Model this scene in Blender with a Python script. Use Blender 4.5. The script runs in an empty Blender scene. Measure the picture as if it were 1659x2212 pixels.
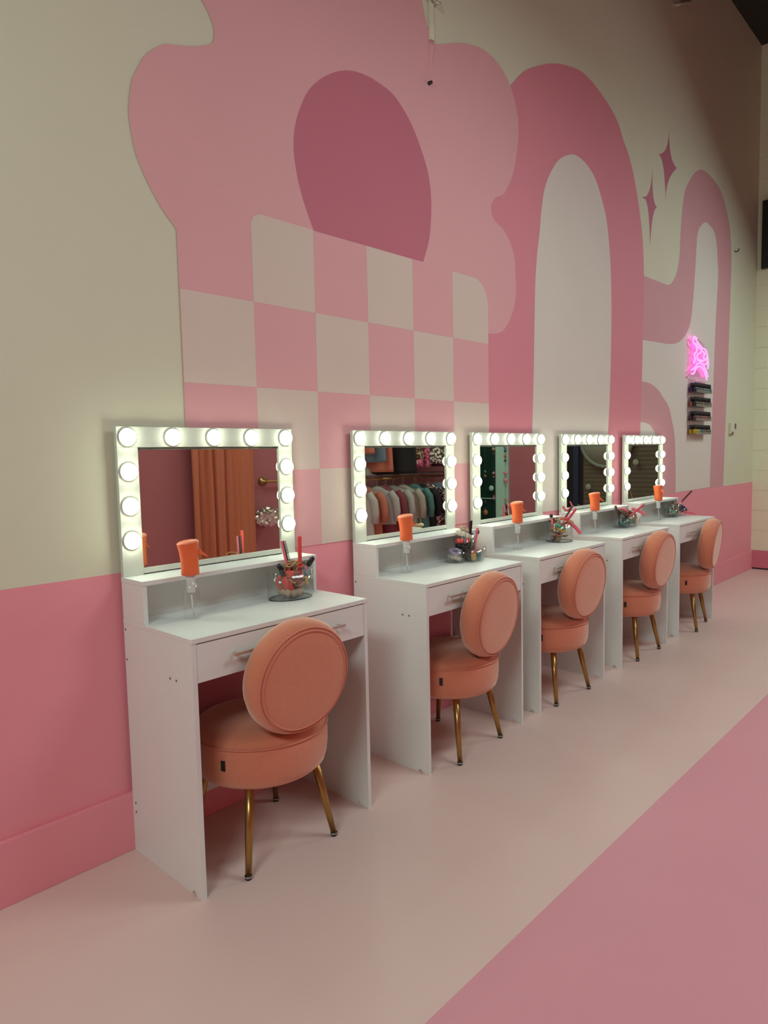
import bpy, bmesh, math, random
from mathutils import Vector, Matrix
from mathutils.geometry import tessellate_polygon

C = bpy.context.scene.collection
S = bpy.context.scene
PI = math.pi

# ------------------------------------------------------------------ camera
cam_d = bpy.data.cameras.new('camera')
cam = bpy.data.objects.new('camera', cam_d)
C.objects.link(cam)
_r = (0.68316652, -0.72994972, -0.02137528)
_u = (0.07397731, 0.04005661, 0.99645513)
_w = (0.72650592, 0.68232607, -0.08136505)
cam.matrix_world = Matrix(((_r[0], _u[0], -_w[0], 0.0), (_r[1], _u[1], -_w[1], -2.1226),
                           (_r[2], _u[2], -_w[2], 1.2883), (0, 0, 0, 1)))
cam_d.sensor_fit = 'VERTICAL'
cam_d.sensor_height = 36.0
cam_d.lens = 1483.2 / 2212 * 36.0
cam_d.clip_start = 0.05
S.camera = cam

# ------------------------------------------------------------------ light and exposure
S.view_settings.view_transform = 'Standard'
S.view_settings.look = 'None'
S.view_settings.gamma = 1.0
S.view_settings.exposure = 0.0
S.view_settings.use_curve_mapping = False

world = bpy.data.worlds.new('world')
S.world = world
world.use_nodes = True
world.node_tree.nodes['Background'].inputs[0].default_value = (0.9, 0.85, 0.8, 1)
world.node_tree.nodes['Background'].inputs[1].default_value = 0.02


def area(name, loc, sx, sy, energy, col, target=None):
    d = bpy.data.lights.new(name, 'AREA')
    d.shape = 'RECTANGLE'
    d.size = sx
    d.size_y = sy
    d.energy = energy
    d.color = col
    o = bpy.data.objects.new(name, d)
    C.objects.link(o)
    o.location = loc
    if target:
        o.rotation_euler = (Vector(target) - Vector(loc)).to_track_quat('-Z', 'Y').to_euler()
    return o


WARM = (0.87, 1.0, 0.98)
area('ceiling_lamp', (-1.5, -2.0, 3.15), 1.3, 0.5, 48, WARM, (0.6, -1.0, 0.0))
area('ceiling_lamp', (2.9, -2.1, 3.15), 1.3, 0.5, 26, WARM, (2.9, -1.1, 0))
area('ceiling_lamp', (6.8, -2.2, 3.15), 1.3, 0.5, 35, WARM, (5.2, -1.0, 0))
BULB_STRENGTH = 22.0
area('ceiling_lamp', (7.2, -3.2, 2.9), 0.5, 0.4, 9, (0.8, 1.0, 0.88), (7.9, -3.0, 0.9))
area('ceiling_lamp', (4.2, -2.6, 3.1), 0.5, 0.4, 7, (1.0, 0.95, 0.85), (4.6, -3.9, 0.8))  # added lamp, brightens the opposite side shown in the mirrors
BULB_COL = (0.90, 1.0, 0.80)

# ------------------------------------------------------------------ materials


def lin(c):
    c = c / 255.0
    return c / 12.92 if c <= 0.04045 else ((c + 0.055) / 1.055) ** 2.4


def alb(r, g, b, L=(0.55, 0.53, 0.50)):
    """surface colour that shows as this sRGB value under the room's level of light"""
    return tuple(min(0.92, lin(c) / l) for c, l in zip((r, g, b), L))


def mat(name, col, rough=0.6, metal=0.0, spec=0.5, noise=0.04, scale=30.0, bump=0.0, sheen=0.0,
        emit=None, estr=0.0, coat=0.0):
    m = bpy.data.materials.new(name)
    m.use_nodes = True
    nt = m.node_tree
    b = nt.nodes['Principled BSDF']
    b.inputs['Roughness'].default_value = rough
    b.inputs['Metallic'].default_value = metal
    b.inputs['Specular IOR Level'].default_value = spec
    if sheen:
        b.inputs['Sheen Weight'].default_value = sheen
        b.inputs['Sheen Roughness'].default_value = 0.5
        b.inputs['Sheen Tint'].default_value = (1, 0.88, 0.76, 1)
    if coat:
        b.inputs['Coat Weight'].default_value = coat
    if emit:
        b.inputs['Emission Color'].default_value = (*emit, 1)
        b.inputs['Emission Strength'].default_value = estr
    tc = nt.nodes.new('ShaderNodeTexCoord')
    nz = nt.nodes.new('ShaderNodeTexNoise')
    nz.inputs['Scale'].default_value = scale
    nz.inputs['Detail'].default_value = 4
    nt.links.new(tc.outputs['Object'], nz.inputs['Vector'])
    mx = nt.nodes.new('ShaderNodeMix')
    mx.data_type = 'RGBA'
    lo = tuple(c * (1 - noise) for c in col)
    hi = tuple(min(1, c * (1 + noise)) for c in col)
    mx.inputs['A'].default_value = (*lo, 1)
    mx.inputs['B'].default_value = (*hi, 1)
    nt.links.new(nz.outputs['Fac'], mx.inputs['Factor'])
    nt.links.new(mx.outputs['Result'], b.inputs['Base Color'])
    if bump:
        bp = nt.nodes.new('ShaderNodeBump')
        bp.inputs['Strength'].default_value = bump
        bp.inputs['Distance'].default_value = 0.002
        nt.links.new(nz.outputs['Fac'], bp.inputs['Height'])
        nt.links.new(bp.outputs['Normal'], b.inputs['Normal'])
    return m


def clear_mat(name, tint=(0.95, 0.97, 0.95), gloss=0.10):
    m = bpy.data.materials.new(name)
    m.use_nodes = True
    nt = m.node_tree
    for n in list(nt.nodes):
        nt.nodes.remove(n)
    out = nt.nodes.new('ShaderNodeOutputMaterial')
    t = nt.nodes.new('ShaderNodeBsdfTransparent')
    t.inputs[0].default_value = (*tint, 1)
    g = nt.nodes.new('ShaderNodeBsdfGlossy')
    g.inputs['Roughness'].default_value = 0.08
    lw = nt.nodes.new('ShaderNodeLayerWeight')
    lw.inputs['Blend'].default_value = 0.25
    ma = nt.nodes.new('ShaderNodeMath')
    ma.operation = 'MULTIPLY_ADD'
    ma.inputs[1].default_value = 0.38
    ma.inputs[2].default_value = gloss * 0.2
    nt.links.new(lw.outputs['Facing'], ma.inputs[0])
    ms = nt.nodes.new('ShaderNodeMixShader')
    nt.links.new(ma.outputs[0], ms.inputs[0])
    nt.links.new(t.outputs[0], ms.inputs[1])
    nt.links.new(g.outputs[0], ms.inputs[2])
    nt.links.new(ms.outputs[0], out.inputs[0])
    return m


M = {}
M['cream'] = mat('cream_paint', alb(170, 169, 144), 0.75, scale=3, noise=0.03)
M['wainscot'] = mat('rose_paint', alb(188, 118, 123), 0.6, scale=4, noise=0.03)
M['flower'] = mat('flower_paint', alb(178, 132, 130), 0.7, scale=3, noise=0.03)
M['beige'] = mat('beige_paint', alb(172, 157, 142), 0.7, scale=3, noise=0.03)
M['disc'] = mat('berry_paint', alb(156, 88, 98), 0.7, scale=3, noise=0.03)
M['arch'] = mat('mauve_paint', alb(174, 108, 114), 0.7, scale=3, noise=0.03)
M['swoosh'] = mat('swoosh_paint', alb(166, 122, 122), 0.7, scale=3, noise=0.03)
M['archin'] = mat('greige_paint', alb(175, 168, 154), 0.7, scale=3, noise=0.03)
M['star'] = mat('star_paint', alb(150, 88, 100), 0.7)
M['floor_beige'] = mat('beige_floor_paint', alb(176, 152, 141), 0.42, scale=2.2, noise=0.05, bump=0.02)
M['floor_pink'] = mat('pink_floor_paint', alb(174, 118, 124), 0.42, scale=2.2, noise=0.04, bump=0.02)
M['ceiling'] = mat('dark_ceiling', (0.035, 0.035, 0.03), 0.9)
M['block'] = mat('block_paint', alb(184, 185, 158), 0.8, scale=60, bump=0.2)
M['base_pink'] = mat('rose_baseboard', alb(168, 92, 102), 0.55)
M['joint'] = mat('block_joint', alb(164, 158, 134), 0.9)
M['black'] = mat('black_plastic', (0.012, 0.012, 0.012), 0.4)
M['dark'] = mat('dark_gap', (0.02, 0.018, 0.015), 0.8)
M['white'] = mat('white_laminate', (0.80, 0.83, 0.79), 0.38, noise=0.01)
M['edge'] = mat('laminate_edge', (0.72, 0.70, 0.66), 0.5, noise=0.01)
M['frame'] = mat('mirror_frame_white', (0.62, 0.66, 0.57), 0.35, noise=0.01)
M['socket'] = mat('bulb_socket', (0.55, 0.56, 0.5), 0.4)
M['bulb'] = mat('lit_bulb', (0.9, 0.9, 0.9), 0.3, emit=BULB_COL, estr=BULB_STRENGTH)
M['mirror'] = mat('mirror_silver', (0.74, 0.78, 0.72), 0.015, metal=1.0, noise=0.0)
M['handle'] = mat('brushed_steel', (0.62, 0.6, 0.52), 0.3, metal=0.7)
M['screw'] = mat('screw_cap', (0.16, 0.12, 0.1), 0.5)
M['velvet'] = mat('peach_velvet', (0.68, 0.235, 0.135), 0.85, spec=0.2, scale=90, noise=0.08, bump=0.15, sheen=0.8)
M['velvet_dk'] = mat('peach_velvet_piping', (0.66, 0.22, 0.135), 0.85, spec=0.2, sheen=0.6)
M['brass'] = mat('brass', (0.42, 0.25, 0.08), 0.3, metal=0.9)
M['chrome'] = mat('foot_chrome', (0.6, 0.6, 0.6), 0.15, metal=1.0)
M['orange'] = mat('orange_plastic', (0.86, 0.16, 0.05), 0.4, sheen=0.0)
M['orange_hi'] = mat('orange_plastic_cap', (0.9, 0.27, 0.14), 0.35)
M['nozzle'] = mat('white_plastic', (0.75, 0.74, 0.74), 0.4)
M['clear'] = clear_mat('clear_plastic', (0.985, 0.99, 0.985), 0.1)
M['acrylic'] = clear_mat('clear_acrylic', (0.975, 0.985, 0.98), 0.16)
M['coral'] = mat('coral_plastic', (0.85, 0.10, 0.08), 0.4)
M['pink'] = mat('pink_plastic', (0.85, 0.19, 0.24), 0.4)
M['pinkribbon'] = mat('pink_ribbon', (0.8, 0.12, 0.17), 0.6)
M['gold'] = mat('gold_elastic', (0.5, 0.28, 0.10), 0.5)
M['brown'] = mat('brown_elastic', (0.16, 0.07, 0.04), 0.7)
M['tan'] = mat('tan_elastic', (0.55, 0.40, 0.28), 0.7)
M['blue'] = mat('blue_elastic', (0.08, 0.2, 0.28), 0.6)
M['navy'] = mat('navy_satin', (0.03, 0.04, 0.12), 0.35)
M['yellow'] = mat('yellow_elastic', (0.7, 0.42, 0.05), 0.5)
M['green'] = mat('green_elastic', (0.08, 0.4, 0.22), 0.5)
M['teal'] = mat('teal_label', (0.02, 0.16, 0.18), 0.4)
M['peach'] = mat('peach_puff', (0.8, 0.42, 0.33), 0.9, bump=0.4)
M['cream_cloth'] = mat('cream_cloth', (0.68, 0.6, 0.5), 0.9)
M['lilac'] = mat('lilac_satin', (0.35, 0.28, 0.4), 0.3)
M['oppink'] = mat('rose_partition', (0.50, 0.17, 0.18), 0.8)
M['curtain'] = mat('orange_curtain', (0.60, 0.19, 0.095), 0.85)
M['foil'] = mat('silver_foil', (0.8, 0.77, 0.68), 0.18, metal=1.0, scale=18, bump=1.0)
M['mint'] = mat('mint_lit_tone', (0.52, 0.90, 0.68), 0.6)  # bright mint colour stands in for a teal-lit area
M['dkgreen'] = mat('dark_green_panel', (0.01, 0.05, 0.035), 0.25)
M['slat'] = mat('olive_slats', (0.11, 0.095, 0.05), 0.6)
M['paledisc'] = mat('pale_disc', (0.30, 0.34, 0.24), 0.7)
M['palerim'] = mat('pale_disc_rim', (0.22, 0.25, 0.18), 0.7)
M['bluestrip'] = mat('dark_blue_strip', (0.015, 0.03, 0.06), 0.5)
M['neon'] = mat('pink_neon', (0.9, 0.2, 0.8), 0.3, emit=(1.0, 0.16, 0.72), estr=2.6)
M['neonback'] = clear_mat('neon_backing', (0.97, 0.86, 0.95), 0.05)

# ------------------------------------------------------------------ helpers


def add_box(bm, x0, x1, y0, y1, z0, z1, mi=0):
    v = [bm.verts.new((x, y, z)) for x in (x0, x1) for y in (y0, y1) for z in (z0, z1)]
    fs = [(0, 1, 3, 2), (4, 6, 7, 5), (0, 4, 5, 1), (2, 3, 7, 6), (0, 2, 6, 4), (1, 5, 7, 3)]
    out = []
    for f in fs:
        fc = bm.faces.new([v[i] for i in f])
        fc.material_index = mi
        out.append(fc)
    return v


def box_bm(*a):
    bm = bmesh.new()
    add_box(bm, *a)
    return bm


def bevel_bm(bm, w=0.0015, seg=2):
    bmesh.ops.recalc_face_normals(bm, faces=bm.faces)
    bmesh.ops.bevel(bm, geom=list(bm.edges), offset=w, segments=seg, affect='EDGES', profile=0.5)
    return bm


def add_lathe(bm, prof, seg=32, mi=0, axis='Z', c=(0, 0, 0), close=True, sx=1.0, sy=1.0):
    """prof = [(r, h), ...]"""
    rings = []
    for r, h in prof:
        ring = []
        for k in range(seg):
            a = 2 * PI * k / seg
            x, y = r * math.cos(a) * sx, r * math.sin(a) * sy
            if axis == 'Z':
                p = (x, y, h)
            elif axis == 'Y':
                p = (x, h, y)
            else:
                p = (h, x, y)
            ring.append(bm.verts.new((p[0] + c[0], p[1] + c[1], p[2] + c[2])))
        rings.append(ring)
    for a, b in zip(rings, rings[1:]):
        for k in range(seg):
            f = bm.faces.new((a[k], a[(k + 1) % seg], b[(k + 1) % seg], b[k]))
            f.material_index = mi
            f.smooth = True
    if close:
        for ring in (rings[0], rings[-1]):
            f = bm.faces.new(ring)
            f.material_index = mi
    return bm


def add_tube(bm, pts, r, seg=8, mi=0, closed=False, cap=True):
    pts = [Vector(p) for p in pts]
    n = len(pts)
    rr = r if isinstance(r, (list, tuple)) else [r] * n
    rings = []
    prev = None
    for i in range(n):
        if closed:
            t = (pts[(i + 1) % n] - pts[i - 1]).normalized()
        else:
            t = (pts[min(i + 1, n - 1)] - pts[max(i - 1, 0)]).normalized()
        if prev is None:
            up = Vector((0, 0, 1)) if abs(t.z) < 0.9 else Vector((1, 0, 0))
            nx = t.cross(up).normalized()
        else:
            nx = (prev - t * prev.dot(t)).normalized()
        prev = nx
        ny = t.cross(nx)
        rings.append([bm.verts.new(pts[i] + (nx * math.cos(2 * PI * k / seg) + ny * math.sin(2 * PI * k / seg)) * rr[i])
                      for k in range(seg)])
    m = n if closed else n - 1
    for i in range(m):
        a, b = rings[i], rings[(i + 1) % n]
        for k in range(seg):
            f = bm.faces.new((a[k], a[(k + 1) % seg], b[(k + 1) % seg], b[k]))
            f.material_index = mi
            f.smooth = True
    if cap and not closed:
        for ring in (rings[0], rings[-1]):
            f = bm.faces.new(ring)
            f.material_index = mi
    return bm


def add_prism(bm, poly, h0, h1, axis='Z', mi=0):
    """poly in the two other axes, in order"""
    def P(a, b, h):
        return {'Z': (a, b, h), 'Y': (a, h, b), 'X': (h, a, b)}[axis]
    lo = [bm.verts.new(P(a, b, h0)) for a, b in poly]
    hi = [bm.verts.new(P(a, b, h1)) for a, b in poly]
    n = len(poly)
    tri = tessellate_polygon([[Vector((a, b, 0)) for a, b in poly]])
    for t in tri:
        for L in (lo, hi):
            try:
                f = bm.faces.new([L[i] for i in t])
                f.material_index = mi
            except ValueError:
                pass
    for i in range(n):
        f = bm.faces.new((lo[i], lo[(i + 1) % n], hi[(i + 1) % n], hi[i]))
        f.material_index = mi
    return bm


def add_flat(bm, poly, y, mi):
    vs = [bm.verts.new((a, y, b)) for a, b in poly]
    for t in tessellate_polygon([[Vector((a, b, 0)) for a, b in poly]]):
        f = bm.faces.new([vs[i] for i in t])
        f.normal_update()
        if f.normal.y > 0:
            f.normal_flip()
        f.material_index = mi


def smooth_closed(pts, sub=6, keep=()):
    """Catmull-Rom through a list of points (open list)"""
    out = []
    n = len(pts)
    for i in range(n - 1):
        p0 = pts[max(i - 1, 0)]
        p1, p2 = pts[i], pts[i + 1]
        p3 = pts[min(i + 2, n - 1)]
        for k in range(sub):
            t = k / sub
            out.append(tuple(0.5 * ((2 * p1[j]) + (-p0[j] + p2[j]) * t + (2 * p0[j] - 5 * p1[j] + 4 * p2[j] - p3[j]) * t * t
                                    + (-p0[j] + 3 * p1[j] - 3 * p2[j] + p3[j]) * t ** 3) for j in range(len(p1))))
    out.append(tuple(pts[-1]))
    return out


def obj(name, bm, mats, parent=None, recalc=True, smooth=False, label=None):
    me = bpy.data.meshes.new(name)
    if recalc:
        bmesh.ops.recalc_face_normals(bm, faces=bm.faces)
    if smooth:
        for f in bm.faces:
            f.smooth = True
    bm.to_mesh(me)
    bm.free()
    for m in (mats if isinstance(mats, (list, tuple)) else [mats]):
        me.materials.append(M[m] if isinstance(m, str) else m)
    o = bpy.data.objects.new(name, me)
    C.objects.link(o)
    if parent is not None:
        o.parent = parent
    if label:
        o['label'] = label
    return o


def tag(o, label, cat, group=None, kind=None):
    o['label'] = label
    o['category'] = cat
    if group:
        o['group'] = group
    if kind:
        o['kind'] = kind
    return o


def thing(name, label, cat, loc=(0, 0, 0), rotz=0.0, group=None):
    o = bpy.data.objects.new(name, None)
    o.empty_display_size = 0.05
    C.objects.link(o)
    o.location = loc
    o.rotation_euler = (0, 0, rotz)
    return tag(o, label, cat, group)


def dup(root, loc, rotz, label, group=None):
    r = root.copy()
    C.objects.link(r)
    r.location = loc
    r.rotation_euler = (0, 0, rotz)
    r['label'] = label
    if group:
        r['group'] = group
    for ch in list(root.children):
        c = ch.copy()
        C.objects.link(c)
        c.parent = r
        for g in list(ch.children):
            d = g.copy()
            C.objects.link(d)
            d.parent = c
    return r


def struct(o, kind='structure'):
    o['kind'] = kind
    return o


def shift(bm, loc, rot=None):
    if rot:
        for ax, a in rot:
            bmesh.ops.rotate(bm, verts=bm.verts, cent=(0, 0, 0), matrix=Matrix.Rotation(a, 3, ax))
    bmesh.ops.translate(bm, verts=bm.verts, vec=loc)
    return bm
# ------------------------------------------------------------------ setting
FL = [(1.415,2.864),(1.439,2.836),(1.458,2.802),(1.462,2.77),(1.457,2.746),(1.44,2.728),(1.396,2.705),(1.356,2.689),(1.298,2.67),(1.266,2.659),(1.231,2.633),(1.193,2.593),(1.164,2.542),(1.144,2.499),(1.134,2.449),(1.128,2.396),(1.133,2.342),(1.144,2.282),(1.166,2.228),(1.194,2.176),(1.233,2.119),(1.28,2.069)]
FR = [(3.135,1.93),(3.192,1.936),(3.274,1.968),(3.349,2.053),(3.393,2.158),(3.394,2.272),(3.381,2.376),(3.335,2.454),(3.267,2.506),(3.188,2.532),(3.158,2.576),(3.163,2.612),(3.202,2.653),(3.269,2.685),(3.315,2.731),(3.372,2.824),(3.416,2.955),(3.431,3.086),(3.409,3.184),(3.349,3.279),(3.243,3.347),(3.107,3.366),(2.997,3.347),(2.896,3.317),(2.719,3.24),(2.684,3.245),(2.637,3.306),(2.606,3.391)]
DISC = [(2.585,2.203),(1.899,2.198),(1.859,2.278),(1.829,2.359),(1.812,2.432),(1.807,2.503),(1.818,2.578),(1.847,2.655),(1.896,2.74),(1.98,2.82),(2.086,2.883),(2.195,2.912),(2.316,2.911),(2.412,2.888),(2.511,2.814),(2.578,2.726),(2.63,2.629),(2.652,2.522),(2.649,2.412),(2.633,2.318),(2.607,2.252)]
ARCH = [(3.349,3.272),(3.463,3.381),(3.585,3.462),(3.792,3.561),(3.987,3.624),(4.207,3.658),(4.452,3.618),(4.661,3.542),(4.78,3.436),(4.904,3.32),(5.027,3.106),(5.118,2.843),(5.148,2.592),(5.15,2.363),(5.139,2.118),(5.129,1.8),(5.111,1.462)]
ARCHIN = [(3.565,1.413),(3.583,1.751),(3.602,2.229),(3.624,2.43),(3.65,2.551),(3.683,2.732),(3.72,2.844),(3.785,2.945),(3.884,3.045),(4.022,3.115),(4.13,3.133),(4.26,3.111),(4.374,3.049),(4.476,2.924),(4.529,2.828),(4.573,2.655),(4.596,2.478),(4.607,2.246),(4.603,1.966),(4.585,1.632),(4.566,1.434)]
ARCH2 = [(5.137,2.58),(5.353,2.583),(5.573,2.587),(5.659,2.601),(5.745,2.654),(5.812,2.738),(5.854,2.845),(5.868,2.981),(5.888,3.15),(5.914,3.275),(5.951,3.385),(6.027,3.476),(6.155,3.585),(6.296,3.658),(6.421,3.679),(6.588,3.674),(6.776,3.644),(6.894,3.593),(6.991,3.514),(7.078,3.422),(7.14,3.296),(7.18,3.099),(7.179,2.901),(7.161,2.518),(7.135,2.022),(7.096,1.523),(7.061,0.933)]
ARCH2IN = [(5.16,2.112),(5.447,2.123),(5.645,2.132),(5.822,2.158),(5.955,2.209),(6.075,2.299),(6.14,2.403),(6.177,2.567),(6.195,2.666),(6.221,2.845),(6.237,2.989),(6.264,3.125),(6.34,3.203),(6.454,3.258),(6.573,3.255),(6.685,3.223),(6.753,3.128),(6.787,2.985),(6.807,2.847),(6.756,2.371),(6.723,1.799),(6.689,1.228),(6.679,0.938)]
QUARTER = [(5.146,1.804),(5.276,1.798),(5.42,1.766),(5.543,1.706),(5.661,1.637),(5.723,1.546),(5.787,1.431),(5.811,1.324),(5.827,1.152),(5.835,0.943)]
QUARTERIN = [(5.119,1.5),(5.222,1.495),(5.311,1.472),(5.403,1.405),(5.451,1.315)]
STAR1 = [(5.605,3.8),(5.556,3.619),(5.398,3.522),(5.5,3.449),(5.554,3.193),(5.595,3.367),(5.774,3.525),(5.641,3.596)]
STAR2 = [(5.293,3.404),(5.236,3.212),(5.106,3.133),(5.209,3.086),(5.259,2.818),(5.318,3.064),(5.418,3.127),(5.314,3.185)]
YW = 0.018
XE = 8.02
CEIL = 5.35
ZW = 0.928
GX = [1.283, 1.589, 1.894, 2.2, 2.505, 2.81, 3.12]
GZ = [2.2, 1.873, 1.557, 1.241, 0.928]


def dens(l, n=5):
    return smooth_closed(l, n)


# the long wall with its painted mural
bm = bmesh.new()
add_box(bm, -3.0, XE + 0.1, YW, YW + 0.15, 0, CEIL, 0)
W_M = ['cream', 'wainscot', 'flower', 'beige', 'disc', 'arch', 'swoosh', 'archin', 'star']
e = 0.0004
add_flat(bm, [(-3.0, 0), (XE, 0), (XE, ZW), (-3.0, ZW)], YW - e, 1)
add_flat(bm, [(5.0, ZW)] + [(5.0, 2.58)] + dens(ARCH2) + [(7.06, ZW)], YW - e, 6)
add_flat(bm, [(5.0, ZW), (5.0, 2.11)] + dens(ARCH2IN), YW - 2 * e, 7)
add_flat(bm, [(5.0, ZW), (5.0, 1.804)] + dens(QUARTER) + [(5.835, ZW)], YW - 3 * e, 6)
add_flat(bm, [(5.0, ZW), (5.0, 1.5)] + dens(QUARTERIN) + [(5.47, ZW)], YW - 4 * e, 7)
add_flat(bm, [(3.0, ZW), (3.0, 2.9), (3.25, 3.15)] + dens(ARCH) + [(5.09, ZW)], YW - 5 * e, 5)
add_flat(bm, [(3.545, ZW)] + dens(ARCHIN) + [(4.535, ZW)], YW - 6 * e, 7)
top = [(2.606, 3.391), (2.56, 3.52), (2.42, 3.66), (2.15, 3.77), (1.85, 3.76), (1.57, 3.62), (1.40, 3.38), (1.365, 3.1),
       (1.415, 2.864)]
add_flat(bm, [(1.283, ZW)] + [(3.12, ZW), (3.12, 1.93)] + dens(FR)[:-1] + dens(top)[:-1] + dens(FL), YW - 7 * e, 2)
add_flat(bm, [DISC[0], DISC[1]] + dens(DISC[1:] + [DISC[0]])[1:-1], YW - 8 * e, 4)
for r_ in range(4):
    for c_ in range(6):
        if (r_ + c_) % 2 == 0:
            continue
        x0, x1, z1, z0 = GX[c_], GX[c_ + 1], GZ[r_], GZ[r_ + 1]
        if r_ == 0 and c_ == 1:
            q = [(x0, z0), (x1, z0), (x1, z1)] + [(x0 + 0.05 - 0.05 * math.sin(t * PI / 12), z1 - 0.05 + 0.05 * math.cos(t * PI / 12))
                                                  for t in range(7)]
        elif r_ == 0 and c_ == 5:
            q = [(x0, z0), (x1, z0)] + [(x1 - 0.13 + 0.13 * math.cos(t * PI / 16), z1 - 0.13 + 0.13 * math.sin(t * PI / 16))
                                        for t in range(9)] + [(x0, z1)]
        else:
            q = [(x0, z0), (x1, z0), (x1, z1), (x0, z1)]
        add_flat(bm, q, YW - 8 * e, 3)


def star_poly(s):
    # four tips with concave sides (control point between each pair)
    out = []
    for i in range(0, 8, 2):
        a, b, c = s[i], s[i + 1], s[(i + 2) % 8]
        for k in range(8):
            t = k / 8
            m = ((b[0] - 0.25 * (a[0] + c[0])) * 2, (b[1] - 0.25 * (a[1] + c[1])) * 2)
            out.append(((1 - t) ** 2 * a[0] + 2 * t * (1 - t) * m[0] + t * t * c[0],
                        (1 - t) ** 2 * a[1] + 2 * t * (1 - t) * m[1] + t * t * c[1]))
    return out


add_flat(bm, star_poly(STAR1), YW - e, 8)
add_flat(bm, star_poly(STAR2), YW - e, 8)
wl = struct(obj('wall_left', bm, W_M, recalc=False))

# baseboards
bm = box_bm(-3.0, XE, 0.0, YW - 0.0005, 0, 0.195)
struct(obj('baseboard_left', bevel_bm(bm, 0.002), 'wainscot'))
bm = box_bm(XE - 0.016, XE - 0.0005, -0.95, 0.0, 0.014, 0.199)
struct(obj('baseboard_right', bm, 'base_pink'))
bm = box_bm(XE - 0.02, XE - 0.0005, -0.95, -0.002, 0.0, 0.0138)
struct(obj('baseboard_gap_strip', bm, 'black'))  # black strip stands in for the dark gap under the baseboard

# floor in two paints
bm = bmesh.new()
add_box(bm, -3.0, XE + 0.1, -4.2, YW + 0.15, -0.1, 0.0, 0)
bm.faces.ensure_lookup_table()
vs = [bm.verts.new(p) for p in ((-3, -4.2, 0.0004), (XE, -4.2, 0.0004), (XE, -1.172, 0.0004), (-3, -1.172, 0.0004))]
f = bm.faces.new(vs)
f.material_index = 1
struct(obj('floor', bm, ['floor_beige', 'floor_pink'], recalc=False))

bm = box_bm(-3.1, XE + 0.1, -4.3, YW + 0.15, CEIL, CEIL + 0.1)
struct(obj('ceiling', bm, 'ceiling'))

# far end wall: painted block with recessed joints, then slatted shutter, a black panel for the dark doorway, rose, mint and green panels
bm = bmesh.new()
zs = [0.0, 0.199]
while zs[-1] < CEIL:
    zs.append(zs[-1] + 0.213)
for a, b in zip(zs, zs[1:]):
    add_box(bm, XE, XE + 0.1, -0.95, YW + 0.15, a + 0.0012, min(b, CEIL) - 0.0012, 0)
add_box(bm, XE + 0.004, XE + 0.1, -0.95, YW, 0.0, CEIL, 1)
add_box(bm, XE, XE + 0.1, -4.3, -2.62, 0, CEIL, 2)
struct(obj('wall_right', bm, ['block', 'joint', 'oppink'], recalc=False))
bm = bmesh.new()
z = 0.0
while z < 3.0:
    add_prism(bm, [(XE, z), (XE, z + 0.0525), (XE - 0.010, z + 0.0520), (XE - 0.013, z + 0.027), (XE - 0.010, z + 0.002)], -1.97, -0.95,
              axis='Y')
    z += 0.053
for v in bm.verts:
    pass
add_box(bm, XE, XE + 0.05, -1.97, -0.95, 0, CEIL)
struct(obj('door_1', bm, 'slat'))
bm = box_bm(XE - 0.01, XE + 0.05, -2.62, -1.97, 0, CEIL)
struct(obj('wall_panel', bm, 'black')).name = 'doorway_dark_panel'  # unlit doorway, its darkness put into a black panel
bm = box_bm(XE - 0.03, XE, -3.07 - 0.2, -3.07, 0, 3.0)
struct(obj('trim_2', bm, 'mint'))  # mint strip with the teal light put into its colour
bm = box_bm(XE - 0.02, XE, -3.75, -3.28, 0, 3.0)
struct(obj('window_2', bm, 'dkgreen'))
bm = box_bm(XE - 0.035, XE, -3.75, -3.28, 0.66, 0.67)
struct(obj('trim_3', bm, 'mint'))

# opposite side of the room, seen only in the mirrors
bm = bmesh.new()
add_box(bm, -3.0, 4.95, -4.05, -3.6, 0, CEIL)
add_box(bm, 4.95, XE, -4.2, -4.05, 0, CEIL)
struct(obj('wall_front', bm, 'oppink'))
bm = box_bm(-3.1, -3.0, -4.3, YW + 0.15, 0, CEIL)
struct(obj('wall_back', bm, 'cream'))

# ------------------------------------------------------------------ vanity tables
DW, DD, DH = 0.71, 0.408, 0.78
HH, HD, MT = 0.9167, 0.138, 1.40
T = 0.015


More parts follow.
